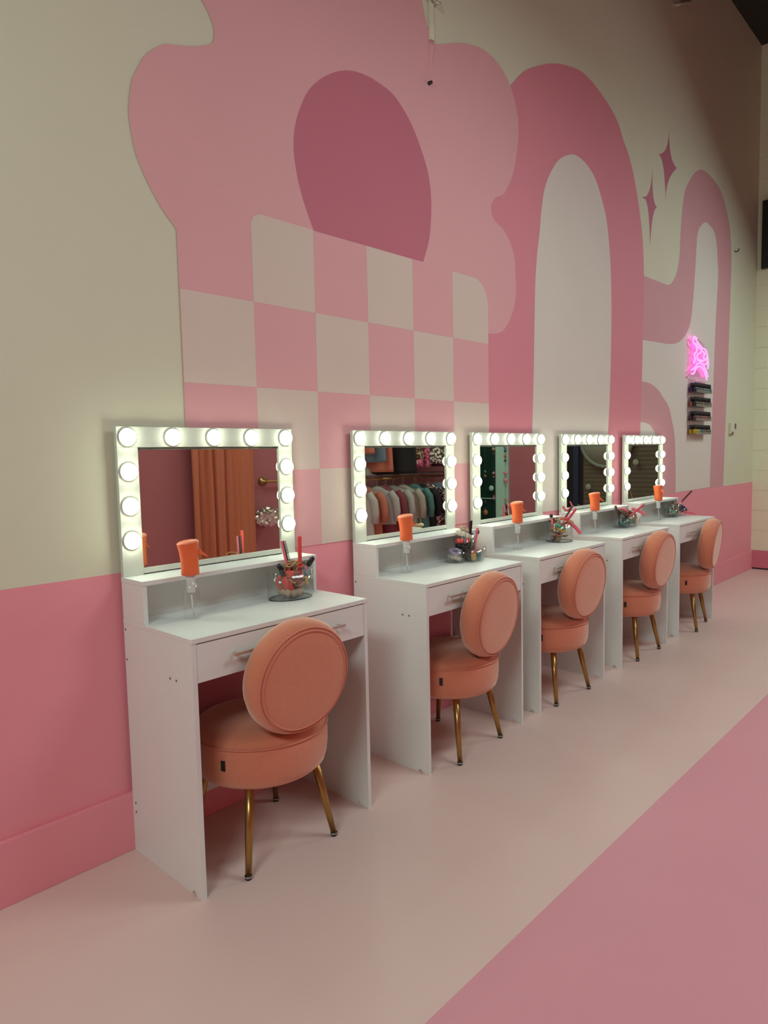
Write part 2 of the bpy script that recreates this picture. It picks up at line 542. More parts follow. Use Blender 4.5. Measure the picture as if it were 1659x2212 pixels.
def make_vanity():
    t = thing('vanity_table', 'x', 'vanity table')
    # side panels (with a chipped lower edge notch)
    for k, x0 in enumerate((0.0, DW - T)):
        bm = bmesh.new()
        poly = [(0.0, 0.0), (0.0, DH - T), (-DD, DH - T), (-DD, 0.0), (-DD + 0.03, 0.0), (-DD + 0.037, 0.012), (-DD + 0.05, 0.012),
                (-DD + 0.057, 0.0)]
        add_prism(bm, poly, x0, x0 + T, axis='X')
        sp = obj('side_panel', bm, 'white', t)
        xs = x0 - 0.0006 if k == 0 else x0 + T - 0.0009
        for (y, z) in ((-0.012, 0.747), (-0.012, 0.648), (-0.281, 0.641), (-0.316, 0.641), (-0.02, 0.166), (-0.02, 0.136)):
            b = bmesh.new()
            add_lathe(b, [(0.0001, 0), (0.004, 0), (0.004, 0.0015), (0.0001, 0.0015)], 12, axis='X', c=(xs, y, z), close=False)
            obj('screw_cap', b, 'screw', sp)
    obj('tabletop', bevel_bm(box_bm(-0.001, DW + 0.001, -DD - 0.002, 0.0, DH - T, DH), 0.0012), 'white', t)
    # hutch
    for x0 in (0.0, DW - T):
        obj('hutch_side', bevel_bm(box_bm(x0, x0 + T, -HD, 0.0, DH + 0.0002, HH - T), 0.001), 'white', t)
    obj('hutch_top', bevel_bm(box_bm(-0.001, DW + 0.001, -HD - 0.002, 0.0, HH - T, HH), 0.0012), 'white', t)
    obj('hutch_back', box_bm(T, DW - T, -0.034, -0.022, DH + 0.0002, HH - T), 'white', t)
    obj('stretcher', bevel_bm(box_bm(T, DW - T, -0.032, -0.017, 0.11, 0.37), 0.001), 'white', t)
    # drawer
    d = obj('drawer', bevel_bm(box_bm(T + 0.0015, DW - T - 0.0015, -DD + 0.001, -DD + 0.016, 0.648, 0.7615), 0.001), 'white', t)
    b = bmesh.new()
    add_box(b, T + 0.01, DW - T - 0.01, -DD + 0.0162, -0.06, 0.66, 0.74)
    obj('drawer_box', b, 'edge', t)
    for xc in (0.187, 0.523):
        b = bmesh.new()
        add_box(b, xc - 0.06, xc + 0.06, -DD - 0.024, -DD - 0.016, 0.706, 0.716)
        bevel_bm(b, 0.002)
        for s in (-0.045, 0.045):
            add_box(b, xc + s - 0.004, xc + s + 0.004, -DD - 0.018, -DD + 0.0008, 0.707, 0.715)
        obj('handle', b, 'handle', d, label='slim metal bar handle')
    # mirror: frame boards with a hairline joint, glass, bulbs
    yf, yb = -0.016, 0.0
    b = bmesh.new()
    for a in ((0.0, DW, yf, yb, 1.3335, MT), (0.0, 0.071, yf, yb, HH + 0.0004, 1.333), (DW - 0.067, DW, yf, yb, HH + 0.0004, 1.333),
              (0.0715, DW - 0.0675, yf, yb, HH + 0.004, 0.938)):
        bb = box_bm(*a)
        bevel_bm(bb, 0.0008, 1)
        me = bpy.data.meshes.new('t')
        bb.to_mesh(me)
        bb.free()
        b.from_mesh(me)
        bpy.data.meshes.remove(me)
    add_box(b, 0.0715, DW - 0.0675, yf + 0.006, yb, 1.325, 1.3335)
    fr = obj('mirror_frame', b, 'frame', t)
    obj('mirror_glass', box_bm(0.0712, DW - 0.0672, -0.010, -0.004, 0.938, 1.333), 'mirror', fr)
    spots = [(0.035 + 0.160 * k, 1.366) for k in range(5)] + [(0.034, z) for z in (1.255, 1.144, 1.033)] + \
            [(DW - 0.034, z) for z in (1.255, 1.144, 1.033)]
    for x, z in spots:
        b = bmesh.new()
        n = 8
        pr = [(0.025, -0.003), (0.0268, -0.006)] + [(0.0268 * math.cos(i * PI / 2 / n), -0.007 - 0.019 * math.sin(i * PI / 2 / n)) for i in range(n)]
        add_lathe(b, pr, 28, axis='Y', c=(x, yf - 0.002, z))
        obj('bulb', b, 'bulb', fr, label='glowing white dome bulb')
        b = bmesh.new()
        add_lathe(b, [(0.0298, 0.0), (0.0298, -0.0055), (0.0285, -0.0065), (0.0270, -0.0065), (0.0270, 0.0)], 28, axis='Y', c=(x, yf - 0.0002, z), close=False)
        obj('bulb_collar', b, 'socket', fr)
    return t


VX = [1.0148, 2.0584, 2.920, 3.8516, 4.7581]
VY = [0.0, -0.0, -0.0, -0.0, -0.0]
VLAB = ['white vanity table with lit bulb mirror, nearest to the camera at the left',
        'white vanity table with lit bulb mirror reflecting clothes racks, second from the left',
        'white vanity table with lit bulb mirror reflecting a mint strip, middle of the row',
        'white vanity table with bulb mirror reflecting a round pale disc, second from far end',
        'white vanity table with lit bulb mirror reflecting only dark slats, farthest in the row']
VG = 'white vanity tables along the mural wall'
v0 = make_vanity()
for i in range(5):
    if i == 0:
        v0.location = (VX[0], VY[0], 0)
        v0['label'] = VLAB[0]
        v0['group'] = VG
    else:
        dup(v0, (VX[i], VY[i], 0), 0.0, VLAB[i], VG)

# ------------------------------------------------------------------ chairs


def make_chair():
    t = thing('vanity_chair', 'x', 'chair')
    R_ = 0.228
    # seat drum with domed top
    pr = [(0.001, 0.262), (0.17, 0.262), (0.200, 0.266), (0.216, 0.28), (0.224, 0.305), (R_, 0.34), (R_, 0.375), (0.226, 0.398), (0.224, 0.402),
          (0.220, 0.412), (0.205, 0.424), (0.17, 0.435), (0.11, 0.444), (0.05, 0.447), (0.001, 0.448)]
    bm = bmesh.new()
    add_lathe(bm, pr, 56)
    seat = obj('seat', bm, 'velvet', t)
    bm = bmesh.new()
    add_tube(bm, [(0.2275 * math.cos(a * PI / 32), 0.2275 * math.sin(a * PI / 32), 0.401) for a in range(64)], 0.0035, 8, closed=True)
    obj('piping', bm, 'velvet_dk', seat)
    a = math.radians(207)
    bm = box_bm(-0.0008, 0.0022, -0.007, 0.007, -0.016, 0.016)
    shift(bm, (0, 0, 0), [('Z', a)])
    shift(bm, (R_ * math.cos(a), R_ * math.sin(a), 0.35))
    obj('label_tag', bm, 'black', seat, label='small black fabric tag')
    # round padded back
    bm = bmesh.new()
    pr = [(0.001, -0.047), (0.10, -0.049), (0.150, -0.047), (0.158, -0.045), (0.168, -0.040), (0.178, -0.026), (0.1835, -0.004), (0.182, 0.018),
          (0.174, 0.037), (0.155, 0.052), (0.12, 0.062), (0.06, 0.067), (0.001, 0.068)]
    add_lathe(bm, pr, 64, axis='Y')
    tilt = math.radians(-7)
    back_loc = (0, -0.222, 0.612)
    shift(bm, back_loc, [('X', -tilt)])
    back = obj('backrest', bm, 'velvet', t)
    for rr, yy in ((0.1565, -0.0465), (0.1665, -0.0425)):
        bm = bmesh.new()
        add_tube(bm, [(rr * math.cos(a * PI / 36), yy, rr * math.sin(a * PI / 36)) for a in range(72)], 0.0032, 8, closed=True)
        shift(bm, back_loc, [('X', -tilt)])
        obj('piping', bm, 'velvet_dk', back)
    for s in (-0.045, 0.045):
        bm = bmesh.new()
        add_tube(bm, [(s, -0.12, 0.30), (s, -0.185, 0.40), (s, -0.205, 0.50)], 0.006, 8)
        obj('back_bracket', bm, 'screw', t)
    for sx in (-1, 1):
        for sy in (-1, 1):
            bm = bmesh.new()
            p0 = Vector((sx * 0.128, sy * 0.128, 0.268))
            p1 = Vector((sx * 0.170, sy * 0.170, 0.012))
            add_tube(bm, [p0, p0.lerp(p1, 0.5), p1], [0.0155, 0.013, 0.0098], 16)
            leg = obj('leg', bm, 'brass', t, label='tapered brass leg')
            bm = bmesh.new()
            add_lathe(bm, [(0.001, 0.0), (0.009, 0.0), (0.0115, 0.004), (0.0115, 0.010), (0.0095, 0.015), (0.001, 0.016)], 16,
                      c=(sx * 0.1705, sy * 0.1705, 0))
            obj('foot_cap', bm, 'black', leg)
            bm = bmesh.new()
            add_lathe(bm, [(0.0122, 0.0085), (0.0125, 0.0105), (0.0122, 0.0125)], 16, c=(sx * 0.1705, sy * 0.1705, 0), close=False)
            obj('foot_ring', bm, 'chrome', leg)
    return t


CH = [((1.345, -0.262), -3.0), ((2.372, -0.262), 4.5), ((3.24, -0.250), -1.0), ((4.228, -0.248), 0.5), ((5.125, -0.262), 8.0)]
CL = ['peach velvet round-back chair pushed under the nearest vanity, back facing the camera most fully',
      'peach velvet round-back chair at the vanity whose mirror shows clothes racks',
      'peach velvet round-back chair at the middle vanity of the row',
      'peach velvet round-back chair at the second vanity from the far end',
      'peach velvet round-back chair at the farthest vanity, seen most edge-on']
CG = 'peach velvet chairs along the vanities'
c0 = make_chair()
for i, ((x, y), a) in enumerate(CH):
    if i == 0:
        c0.location = (x, y, 0)
        c0.rotation_euler = (0, 0, math.radians(a))
        c0['label'] = CL[0]
        c0['group'] = CG
    else:
        dup(c0, (x, y, 0), math.radians(a), CL[i], CG)

# ------------------------------------------------------------------ spray bottles


def make_bottle():
    t = thing('spray_bottle', 'x', 'spray bottle')
    bm = bmesh.new()
    add_lathe(bm, [(0.001, 0.0012), (0.024, 0.0012), (0.0255, 0.003), (0.0258, 0.008), (0.0258, 0.085), (0.024, 0.098), (0.017, 0.112),
                   (0.0135, 0.118)], 32, close=False)
    obj('bottle', bm, 'clear', t, label='clear plastic bottle')
    bm = bmesh.new()
    add_lathe(bm, [(0.0125, 0.086), (0.0135, 0.088), (0.0135, 0.128), (0.016, 0.130), (0.016, 0.146), (0.010, 0.147)], 24)
    obj('neck', bm, 'nozzle', t, label='white plastic neck')
    bm = bmesh.new()
    add_tube(bm, [(0, 0, 0.088), (0.002, 0.001, 0.05), (0.006, 0.002, 0.006)], 0.0025, 8)
    obj('dip_tube', bm, 'nozzle', t)
    # orange shroud: flattened drum flaring to a slanted domed top, with trigger
    bm = bmesh.new()
    n = 32
    lv = [(0.143, 0.0268, 0), (0.145, 0.0282, 0), (0.170, 0.0276, 0), (0.195, 0.0278, 0.001), (0.215, 0.0292, 0.002), (0.232, 0.0315, 0.003),
          (0.243, 0.0336, 0.0035), (0.246, 0.0338, 0.004)]
    rings = []
    for (z, r, dx) in lv:
        ring = []
        for k in range(n):
            a = 2 * PI * k / n
            zz = z + (0.004 * math.cos(a) if z > 0.23 else 0)
            ring.append(bm.verts.new((-dx + r * 1.02 * math.cos(a), r * 0.95 * math.sin(a), zz)))
        rings.append(ring)
    for a, b in zip(rings, rings[1:]):
        for k in range(n):
            f = bm.faces.new((a[k], a[(k + 1) % n], b[(k + 1) % n], b[k]))
            f.smooth = True
    bm.faces.new(rings[0])
    head = obj('sprayer_head', bm, 'orange', t, label='orange sprayer head')
    bm = bmesh.new()
    prev = None
    for (s, dz) in ((1.0, 0.246), (0.97, 0.249), (0.8, 0.2525), (0.5, 0.2545), (0.2, 0.2552)):
        ring = [bm.verts.new((-0.004 + 0.0338 * 1.02 * s * math.cos(2 * PI * k / n), 0.0338 * 0.95 * s * math.sin(2 * PI * k / n),
                              dz + 0.004 * s * math.cos(2 * PI * k / n))) for k in range(n)]
        if prev:
            for k in range(n):
                f = bm.faces.new((prev[k], prev[(k + 1) % n], ring[(k + 1) % n], ring[k]))
                f.smooth = True
        prev = ring
    bm.faces.new(prev)
    obj('cap_top', bm, 'orange_hi', head)
    bm = bmesh.new()
    poly = [(0.024, 0.232), (0.031, 0.226), (0.040, 0.214), (0.052, 0.203), (0.056, 0.199), (0.054, 0.197), (0.044, 0.202), (0.033, 0.207),
            (0.024, 0.212)]
    add_prism(bm, poly, -0.007, 0.007, axis='Y')
    obj('trigger', bevel_bm(bm, 0.0015), 'orange', head)
    return t


BP = [(1.171, 0), (2.222, 12), (3.112, 8), (4.001, -35), (5.006, -80)]
BLb = ['orange-topped clear spray bottle on the nearest vanity', 'orange-topped clear spray bottle in front of the mirror showing clothes',
       'orange-topped clear spray bottle on the middle vanity', 'orange-topped clear spray bottle on the second vanity from the far end',
       'orange-topped clear spray bottle on the farthest vanity']
b0 = make_bottle()
for i, (x, a) in enumerate(BP):
    rz = math.radians(a - 25)
    if i == 0:
        b0.location = (x - 0.012, -0.178, DH)
        b0.rotation_euler = (0, 0, rz)
        b0['label'] = BLb[0]
        b0['group'] = 'orange spray bottles on the vanities'
    else:
        dup(b0, (x, -0.165, DH), rz, BLb[i], 'orange spray bottles on the vanities')

# ------------------------------------------------------------------ organisers and hair tools


def clear_tub(t, name, cx, cy, rx, ry, h, wall=0.003, seg=40, n=2.6):
    """a superelliptic clear tub; n=2 round, larger = squarer"""
    bm = bmesh.new()

    def ring(k, z):
        o = []
        for i in range(seg):
            a = 2 * PI * i / seg
            c, s = math.cos(a), math.sin(a)
            q = (abs(c) ** n + abs(s) ** n) ** (-1 / n)
            o.append(bm.verts.new((cx + (rx - k) * q * c, cy + (ry - k) * q * s, z)))
        return o
    rs = [ring(0.004, 0.0008), ring(0, 0.005), ring(0, h), ring(wall, h), ring(wall, 0.006)]
    for a, b in zip(rs, rs[1:]):
        for i in range(seg):
            f = bm.faces.new((a[i], a[(i + 1) % seg], b[(i + 1) % seg], b[i]))
            f.smooth = True
    bm.faces.new(rs[0])
    bm.faces.new(rs[-1])
    return obj(name, bm, 'acrylic', t)


def rot_to(d):
    return Vector(d).normalized().to_track_quat('Z', 'Y').to_matrix().to_4x4()


def place(bm, base, d, spin=0.0):
    m = Matrix.Translation(base) @ rot_to(d) @ Matrix.Rotation(spin, 4, 'Z')
    bmesh.ops.transform(bm, matrix=m, verts=bm.verts)
    return bm


def comb(base, d, L, w, mats, label, spin=0.0, cat='comb', name='comb', group=None, teeth=True):
    """back bar along local z with teeth along +x"""
    m = Matrix.Translation(base) @ rot_to(d) @ Matrix.Rotation(spin, 4, 'Z')
    t = thing(name, label, cat, (0, 0, 0), 0, group)
    t.matrix_world = m
    bm = box_bm(-0.004, 0.005, -0.003, 0.003, 0, L)
    bevel_bm(bm, 0.0015)
    obj('spine', bm, mats[0], t)
    bm = bevel_bm(box_bm(0.005, 0.5 * w, -0.0026, 0.0026, 0.3 * L, L - 0.002), 0.001)
    obj('body', bm, mats[1], t)
    bm = bmesh.new()
    k = 0.35 * L
    step = 0.0045
    while k < L - 0.004:
        add_box(bm, 0.5 * w, w, -0.0016, 0.0014, k, k + step * 0.55)
        k += step
    obj('teeth', bm, mats[1], t)
    return t


def flat_comb(base, d, L, w, m_, label, spin=0.0, group=None):
    m = Matrix.Translation(base) @ rot_to(d) @ Matrix.Rotation(spin, 4, 'Z')
    bm = box_bm(-w / 2, w / 2, -0.0025, 0.0025, 0, L)
    bevel_bm(bm, 0.002)
    bmesh.ops.transform(bm, matrix=m, verts=bm.verts)
    o = obj('flat_comb', bm, m_)
    return tag(o, label, 'comb', group)


def brush(base, d, L, label, handle='pink', head='black', hl=0.04, group=None):
    m = Matrix.Translation(base) @ rot_to(d)
    t = thing('hair_brush', label, 'hair brush', (0, 0, 0), 0, group)
    t.matrix_world = m
    bm = bmesh.new()
    add_lathe(bm, [(0.001, 0), (0.005, 0.002), (0.006, L * 0.4), (0.0045, L - hl), (0.001, L - hl)], 12)
    obj('handle', bm, handle, t)
    bm = bmesh.new()
    add_lathe(bm, [(0.004, L - hl), (0.009, L - hl + 0.003), (0.0098, L - 0.008), (0.007, L), (0.001, L + 0.001)], 14)
    obj('brush_head', bm, head, t)
    return t


def elastic(c, R_, r_, d, m_, label, group, spin=0, name='hair_elastic', cat='hair elastic', sc=1.0):
    bm = bmesh.new()
    add_tube(bm, [(R_ * math.cos(2 * PI * k / 20), R_ * sc * math.sin(2 * PI * k / 20), 0.12 * R_ * math.sin(6 * PI * k / 20)) for k in range(20)],
             r_, 7, closed=True)
    place(bm, c, d, spin)
    o = obj(name, bm, m_)
    return tag(o, label, cat, group)


def scrunchie(c, R_, r_, d, m_, label, group, seed=1):
    bm = bmesh.new()
    rn = random.Random(seed)
    n = 40
    pts = [(R_ * math.cos(2 * PI * k / n), R_ * math.sin(2 * PI * k / n), 0.15 * r_ * math.sin(9 * 2 * PI * k / n)) for k in range(n)]
    add_tube(bm, pts, [r_ * (0.8 + 0.25 * math.sin(11 * 2 * PI * k / n + rn.random())) for k in range(n)], 10, closed=True)
    place(bm, c, d)
    o = obj('scrunchie', bm, m_)
    return tag(o, label, 'scrunchie', group)


def strap(pts, w, m_, label, name='ribbon', cat='ribbon', group=None):
    """flat strip of cloth following points"""
    P_ = [Vector(p) for p in smooth_closed(pts, 6)]
    bm = bmesh.new()
    secs = []
    for i, p in enumerate(P_):
        t_ = (P_[min(i + 1, len(P_) - 1)] - P_[max(i - 1, 0)]).normalized()
        side = t_.cross(Vector((0.72, 0.68, 0.0))).normalized()
        nrm = side.cross(t_)
        secs.append([bm.verts.new(p + side * a * w / 2 + nrm * b * 0.0015) for a, b in ((-1, -1), (1, -1), (1, 1), (-1, 1))])
    for a, b in zip(secs, secs[1:]):
        for k in range(4):
            bm.faces.new((a[k], a[(k + 1) % 4], b[(k + 1) % 4], b[k])).smooth = True
    bm.faces.new(secs[0])
    bm.faces.new(secs[-1])
    return tag(obj(name, bm, m_), label, cat, group)


def mini_bottle(x, y, z, r_, h, body, cap, label, group=None):
    t = thing('small_bottle', label, 'bottle', (x, y, z), 0, group)
    bm = bmesh.new()
    add_lathe(bm, [(0.001, 0), (r_, 0.001), (r_, h * 0.68), (r_ * 0.5, h * 0.74), (0.001, h * 0.74)], 16)
    obj('body', bm, body, t)
    bm = bmesh.new()
    add_lathe(bm, [(0.001, h * 0.7), (r_ * 0.72, h * 0.7), (r_ * 0.68, h), (0.001, h)], 14)
    obj('cap', bm, cap, t)
    return t


rnd = random.Random(7)
Z0 = DH


def heap(cx, cy, rx, ry, z0, z1, n, cols, label, group, Rr=(0.014, 0.024), r_=0.0022):
    for k in range(n):
        a = rnd.random() * 2 * PI
        q = math.sqrt(rnd.random())
        c = (cx + rx * q * math.cos(a), cy + ry * q * math.sin(a), z0 + (z1 - z0) * (k + 0.5) / n)
        d = (rnd.uniform(-0.6, 0.6), rnd.uniform(-0.6, 0.6), 1)
        nm, m_ = cols[k % len(cols)]
        elastic(c, rnd.uniform(*Rr), r_, d, m_, '%s %s' % (nm, label), '%s %s' % (nm, group), sc=rnd.uniform(0.55, 1))


# view-plane directions (image right / up) used to lean the tools
IR = Vector((0.68, -0.73, 0))
# nearest vanity: oval tub
ox, oy = 1.566, -0.175
t = thing('organizer_tub', 'oval clear plastic tub of hair tools on the nearest vanity', 'organizer', (ox, oy, Z0), math.radians(-8),
          'clear organizers on the vanities')
clear_tub(t, 'tub', 0, 0, 0.085, 0.06, 0.105)
bm = bmesh.new()
add_tube(bm, [(0.083 * math.cos(a * PI / 24) * 1.0, 0.058 * math.sin(a * PI / 24), 0.0022) for a in range(48)], 0.002, 6, closed=True)
obj('base_rim', bm, 'black', t, label='dark rim around the base')
comb((ox + 0.012, oy, Z0 + 0.02), -0.20 * IR + Vector((0, 0, 1)), 0.192, 0.020, ('pink', 'black'),
     'pink-backed comb with black teeth standing in the nearest clear tub', spin=math.radians(135))
bm = box_bm(0.002, 0.017, -0.004, 0.004, 0.06, 0.185)
flat_comb((ox + 0.036, oy - 0.012, Z0 + 0.015), 0.02 * IR + Vector((0, 0, 1)), 0.208, 0.016, 'coral',
          'coral red flat comb standing upright in the nearest tub', spin=math.radians(-47))
brush((ox + 0.022, oy - 0.015, Z0 + 0.05), 0.62 * IR + Vector((0, 0, 1)), 0.115, 'pink-handled brush with black head leaning right out of the nearest tub')
brush((ox - 0.01, oy - 0.02, Z0 + 0.045), -0.55 * IR + Vector((0, 0, 1)) * 0.1 + Vector((0, 0, 0.9)), 0.095,
      'red-handled brush with black tip leaning left in the nearest tub', handle='coral', hl=0.03)
brush((ox - 0.02, oy - 0.03, Z0 + 0.03), -0.45 * IR + Vector((0, 0, 1)), 0.085, 'shorter red-handled brush with black tip, lowest in the nearest tub',
      handle='coral', hl=0.025)
L_ = IR * -1
for k, (a, b, c, w_) in enumerate([(0.0, 0.035, 0.062, 0.016), (0.012, 0.06, 0.07, 0.010), (-0.015, 0.018, 0.05, 0.016)]):
    p0 = Vector((ox, oy - 0.038, Z0 + 0.10)) + L_ * (0.026 + a)
    p1 = Vector((ox, oy - 0.044, Z0 + 0.055)) + L_ * (b + 0.012)
    p2 = Vector((ox, oy - 0.044, Z0 + 0.014)) + L_ * (b * 0.6 + 0.004)
    strap([p0, p0.lerp(p1, 0.5) + L_ * 0.012, p1, p2], w_, 'coral',
          ['wide coral red hair tie hanging inside the nearest tub', 'outermost thin coral hair tie in the nearest tub',
           'innermost coral red hair tie looping low in the nearest tub'][k], 'hair_tie', 'hair tie')
heap(ox + 0.014, oy, 0.045, 0.03, Z0 + 0.03, Z0 + 0.13, 34, [('gold', 'gold'), ('brown', 'brown'), ('tan', 'tan'), ('gold', 'gold'), ('coral', 'coral')],
     'thin hair elastic tangled in the nearest tub', 'hair elastics in the nearest tub')
elastic((ox + 0.045, oy - 0.03, Z0 + 0.095), 0.015, 0.004, (0.5, -0.4, 0.2), 'blue', 'blue hair elastic hanging at the right of the nearest tub', None)
elastic((ox + 0.048, oy - 0.035, Z0 + 0.062), 0.014, 0.005, (0.5, -0.4, 0.1), 'yellow', 'yellow hair elastic low at the right of the nearest tub', None)
scrunchie((ox, oy, Z0 + 0.025), 0.035, 0.014, (0, 0, 1), 'tan', 'tan scrunchie at the bottom of the nearest tub', None)

# second vanity: three-part caddy
ox, oy = 2.652, -0.165
t = thing('organizer_caddy', 'wide three-part clear caddy on the second vanity from the left', 'organizer', (ox, oy, Z0), math.radians(0),
          'clear organizers on the vanities')
clear_tub(t, 'centre_cup', 0.0, 0.008, 0.048, 0.046, 0.118, n=3.2)
clear_tub(t, 'left_cup', -0.085, 0.0, 0.042, 0.05, 0.062)
clear_tub(t, 'right_cup', 0.085, 0.0, 0.042, 0.05, 0.062)
clear_tub(t, 'tray', 0.0, -0.052, 0.06, 0.028, 0.062)
comb((ox + 0.028, oy, Z0 + 0.02), 0.08 * IR + Vector((0, 0, 1)), 0.17, 0.02, ('black', 'black'), 'black comb standing in the caddy of the second vanity',
     spin=math.radians(135))
flat_comb((ox + 0.036, oy - 0.02, Z0 + 0.02), 0.16 * IR + Vector((0, 0, 1)), 0.135, 0.014, 'pink', 'pink flat comb beside the black comb in the second caddy',
          spin=math.radians(-47))
brush((ox + 0.04, oy - 0.01, Z0 + 0.03), 0.25 * IR + Vector((0, 0, 1)), 0.115, 'pink brush with black tip in the second caddy', hl=0.02)
scrunchie((ox - 0.015, oy, Z0 + 0.125), 0.026, 0.016, (0.3, -0.3, 1), 'cream_cloth', 'cream scrunchie on top of the second caddy', None, 3)
scrunchie((ox + 0.006, oy + 0.012, Z0 + 0.15), 0.018, 0.009, (0.1, -0.5, 1), 'tan', 'small tan scrunchie crowning the second caddy', None, 4)
scrunchie((ox - 0.02, oy, Z0 + 0.095), 0.024, 0.015, (0.2, 0.2, 1), 'coral', 'coral scrunchie in the centre cup of the second caddy', None, 5)
scrunchie((ox - 0.02, oy, Z0 + 0.068), 0.024, 0.015, (0.2, -0.2, 1), 'black', 'black scrunchie in the centre cup of the second caddy', None, 6)
elastic((ox + 0.006, oy - 0.032, Z0 + 0.09), 0.016, 0.004, (0.5, -0.6, 0.1), 'green', 'green elastic in the centre cup of the second caddy', None)
elastic((ox - 0.036, oy - 0.02, Z0 + 0.1), 0.014, 0.004, (0.5, -0.6, 0.1), 'blue', 'blue elastic at the left of the second caddy', None)
scrunchie((ox - 0.085, oy, Z0 + 0.05), 0.022, 0.012, (-0.2, -0.4, 1), 'lilac', 'lilac satin scrunchie in the left cup of the second caddy', None, 8)
scrunchie((ox - 0.085, oy, Z0 + 0.024), 0.022, 0.012, (0.2, -0.2, 1), 'cream_cloth', 'pale scrunchie at the bottom of the left cup, second caddy', None, 9)
mini_bottle(ox + 0.032, oy - 0.055, Z0 + 0.007, 0.0115, 0.05, 'teal', 'coral', 'tiny teal bottle with orange cap in the second caddy')
mini_bottle(ox - 0.012, oy - 0.055, Z0 + 0.007, 0.012, 0.045, 'yellow', 'coral', 'tiny amber bottle in the front tray of the second caddy')
for k in range(6):
    bm = bmesh.new()
    bmesh.ops.create_icosphere(bm, subdivisions=2, radius=0.014)
    for v in bm.verts:
        v.co *= 1 + 0.15 * math.sin(v.co.x * 400 + k) * math.cos(v.co.z * 350)
    shift(bm, (ox + 0.085 + 0.018 * math.cos(k * 2.1), oy + 0.02 * math.sin(k * 2.1), Z0 + 0.021 + 0.013 * (k // 3)))
    tag(obj('powder_puff', bm, 'peach', smooth=True), 'small peach puff piled in the right cup of the second caddy', 'powder puff',
        'peach puffs in the second caddy')
heap(ox - 0.02, oy, 0.025, 0.02, Z0 + 0.02, Z0 + 0.06, 6, [('brown', 'brown'), ('gold', 'gold')], 'elastic in the centre cup of the second caddy',
     'elastics in the second caddy', Rr=(0.012, 0.018))

# middle vanity: round jar
ox, oy = 3.535, -0.178
t = thing('organizer_tub', 'round clear jar crammed with hair ties on the middle vanity', 'organizer', (ox, oy, Z0), 0,
          'clear organizers on the vanities')
clear_tub(t, 'tub', 0, 0, 0.082, 0.07, 0.108, n=2.2)
bm = bmesh.new()
add_tube(bm, [(0.08 * math.cos(a * PI / 24), 0.068 * math.sin(a * PI / 24), 0.0022) for a in range(48)], 0.002, 6, closed=True)
obj('base_rim', bm, 'black', t, label='dark rim around the base')
heap(ox - 0.01, oy, 0.05, 0.042, Z0 + 0.012, Z0 + 0.135, 34, [('brown', 'brown'), ('gold', 'gold'), ('tan', 'tan'), ('coral', 'coral'), ('brown', 'brown')],
     'hair elastic in the jar on the middle vanity', 'hair elastics in the middle jar', Rr=(0.016, 0.026), r_=0.003)
scrunchie((ox + 0.045, oy - 0.03, Z0 + 0.118), 0.028, 0.007, (0.2, -0.5, 1), 'gold', 'gold scrunchie hanging over the right rim of the middle jar', None, 11)
scrunchie((ox - 0.025, oy - 0.02, Z0 + 0.088), 0.022, 0.012, (0.2, -0.4, 1), 'green', 'green scrunchie near the top of the middle jar', None, 12)
scrunchie((ox - 0.028, oy - 0.025, Z0 + 0.07), 0.02, 0.01, (0.1, -0.4, 1), 'yellow', 'yellow scrunchie just below the green one in the middle jar', None, 13)
comb((ox + 0.015, oy - 0.01, Z0 + 0.10), 0.62 * IR + Vector((0, 0, 1)), 0.12, 0.02, ('pink', 'black'),
     'pink-backed black comb leaning right out of the middle jar', spin=math.radians(135))
flat_comb((ox + 0.0, oy - 0.025, Z0 + 0.09), 0.75 * IR + Vector((0, 0, 1)), 0.12, 0.022, 'pinkribbon', 'hot pink flat comb leaning right in the middle jar',
          spin=math.radians(-47))
strap([Vector((ox + 0.02, oy - 0.04, Z0 + 0.11)), Vector((ox + 0.02, oy - 0.05, Z0 + 0.085)) + IR * 0.03,
       Vector((ox, oy - 0.05, Z0 + 0.045)) + IR * 0.075], 0.02, 'pinkribbon', 'pink ribbon trailing down the right side of the middle jar')
strap([Vector((ox + 0.02, oy - 0.01, Z0 + 0.20)) + IR * 0.0, Vector((ox + 0.02, oy - 0.01, Z0 + 0.175)) + IR * 0.02,
       Vector((ox + 0.02, oy - 0.01, Z0 + 0.195)) + IR * 0.055], 0.013, 'pink', 'pink ribbon bow on top of the comb in the middle jar')
brush((ox - 0.05, oy + 0.01, Z0 + 0.06), -0.15 * IR + Vector((0, 0, 1)), 0.10, 'short pink brush with dark tip at the left of the middle jar', hl=0.02)

# fourth vanity: wide caddy
ox, oy = 4.462, -0.172
t = thing('organizer_caddy', 'wide clear caddy of combs and scrunchies on the second vanity from the far end', 'organizer', (ox, oy, Z0), 0,
          'clear organizers on the vanities')
clear_tub(t, 'centre_cup', 0.0, 0.0, 0.05, 0.055, 0.085, n=3)
clear_tub(t, 'left_cup', -0.088, 0.0, 0.042, 0.05, 0.062)
clear_tub(t, 'right_cup', 0.088, 0.0, 0.042, 0.05, 0.062)
comb((ox - 0.10, oy, Z0 + 0.03), -0.35 * IR + Vector((0, 0, 1)), 0.125, 0.022, ('brown', 'black'), 'black comb leaning left out of the fourth caddy',
     spin=math.radians(135))
flat_comb((ox - 0.045, oy - 0.035, Z0 + 0.075), 1.25 * IR + Vector((0, 0, 1)), 0.125, 0.022, 'pinkribbon',
          'pink flat comb lying aslant over the fourth caddy', spin=math.radians(-47))
scrunchie((ox - 0.07, oy - 0.01, Z0 + 0.095), 0.024, 0.014, (0.4, -0.5, 1), 'brown', 'dark brown scrunchie on the left of the fourth caddy', None, 21)
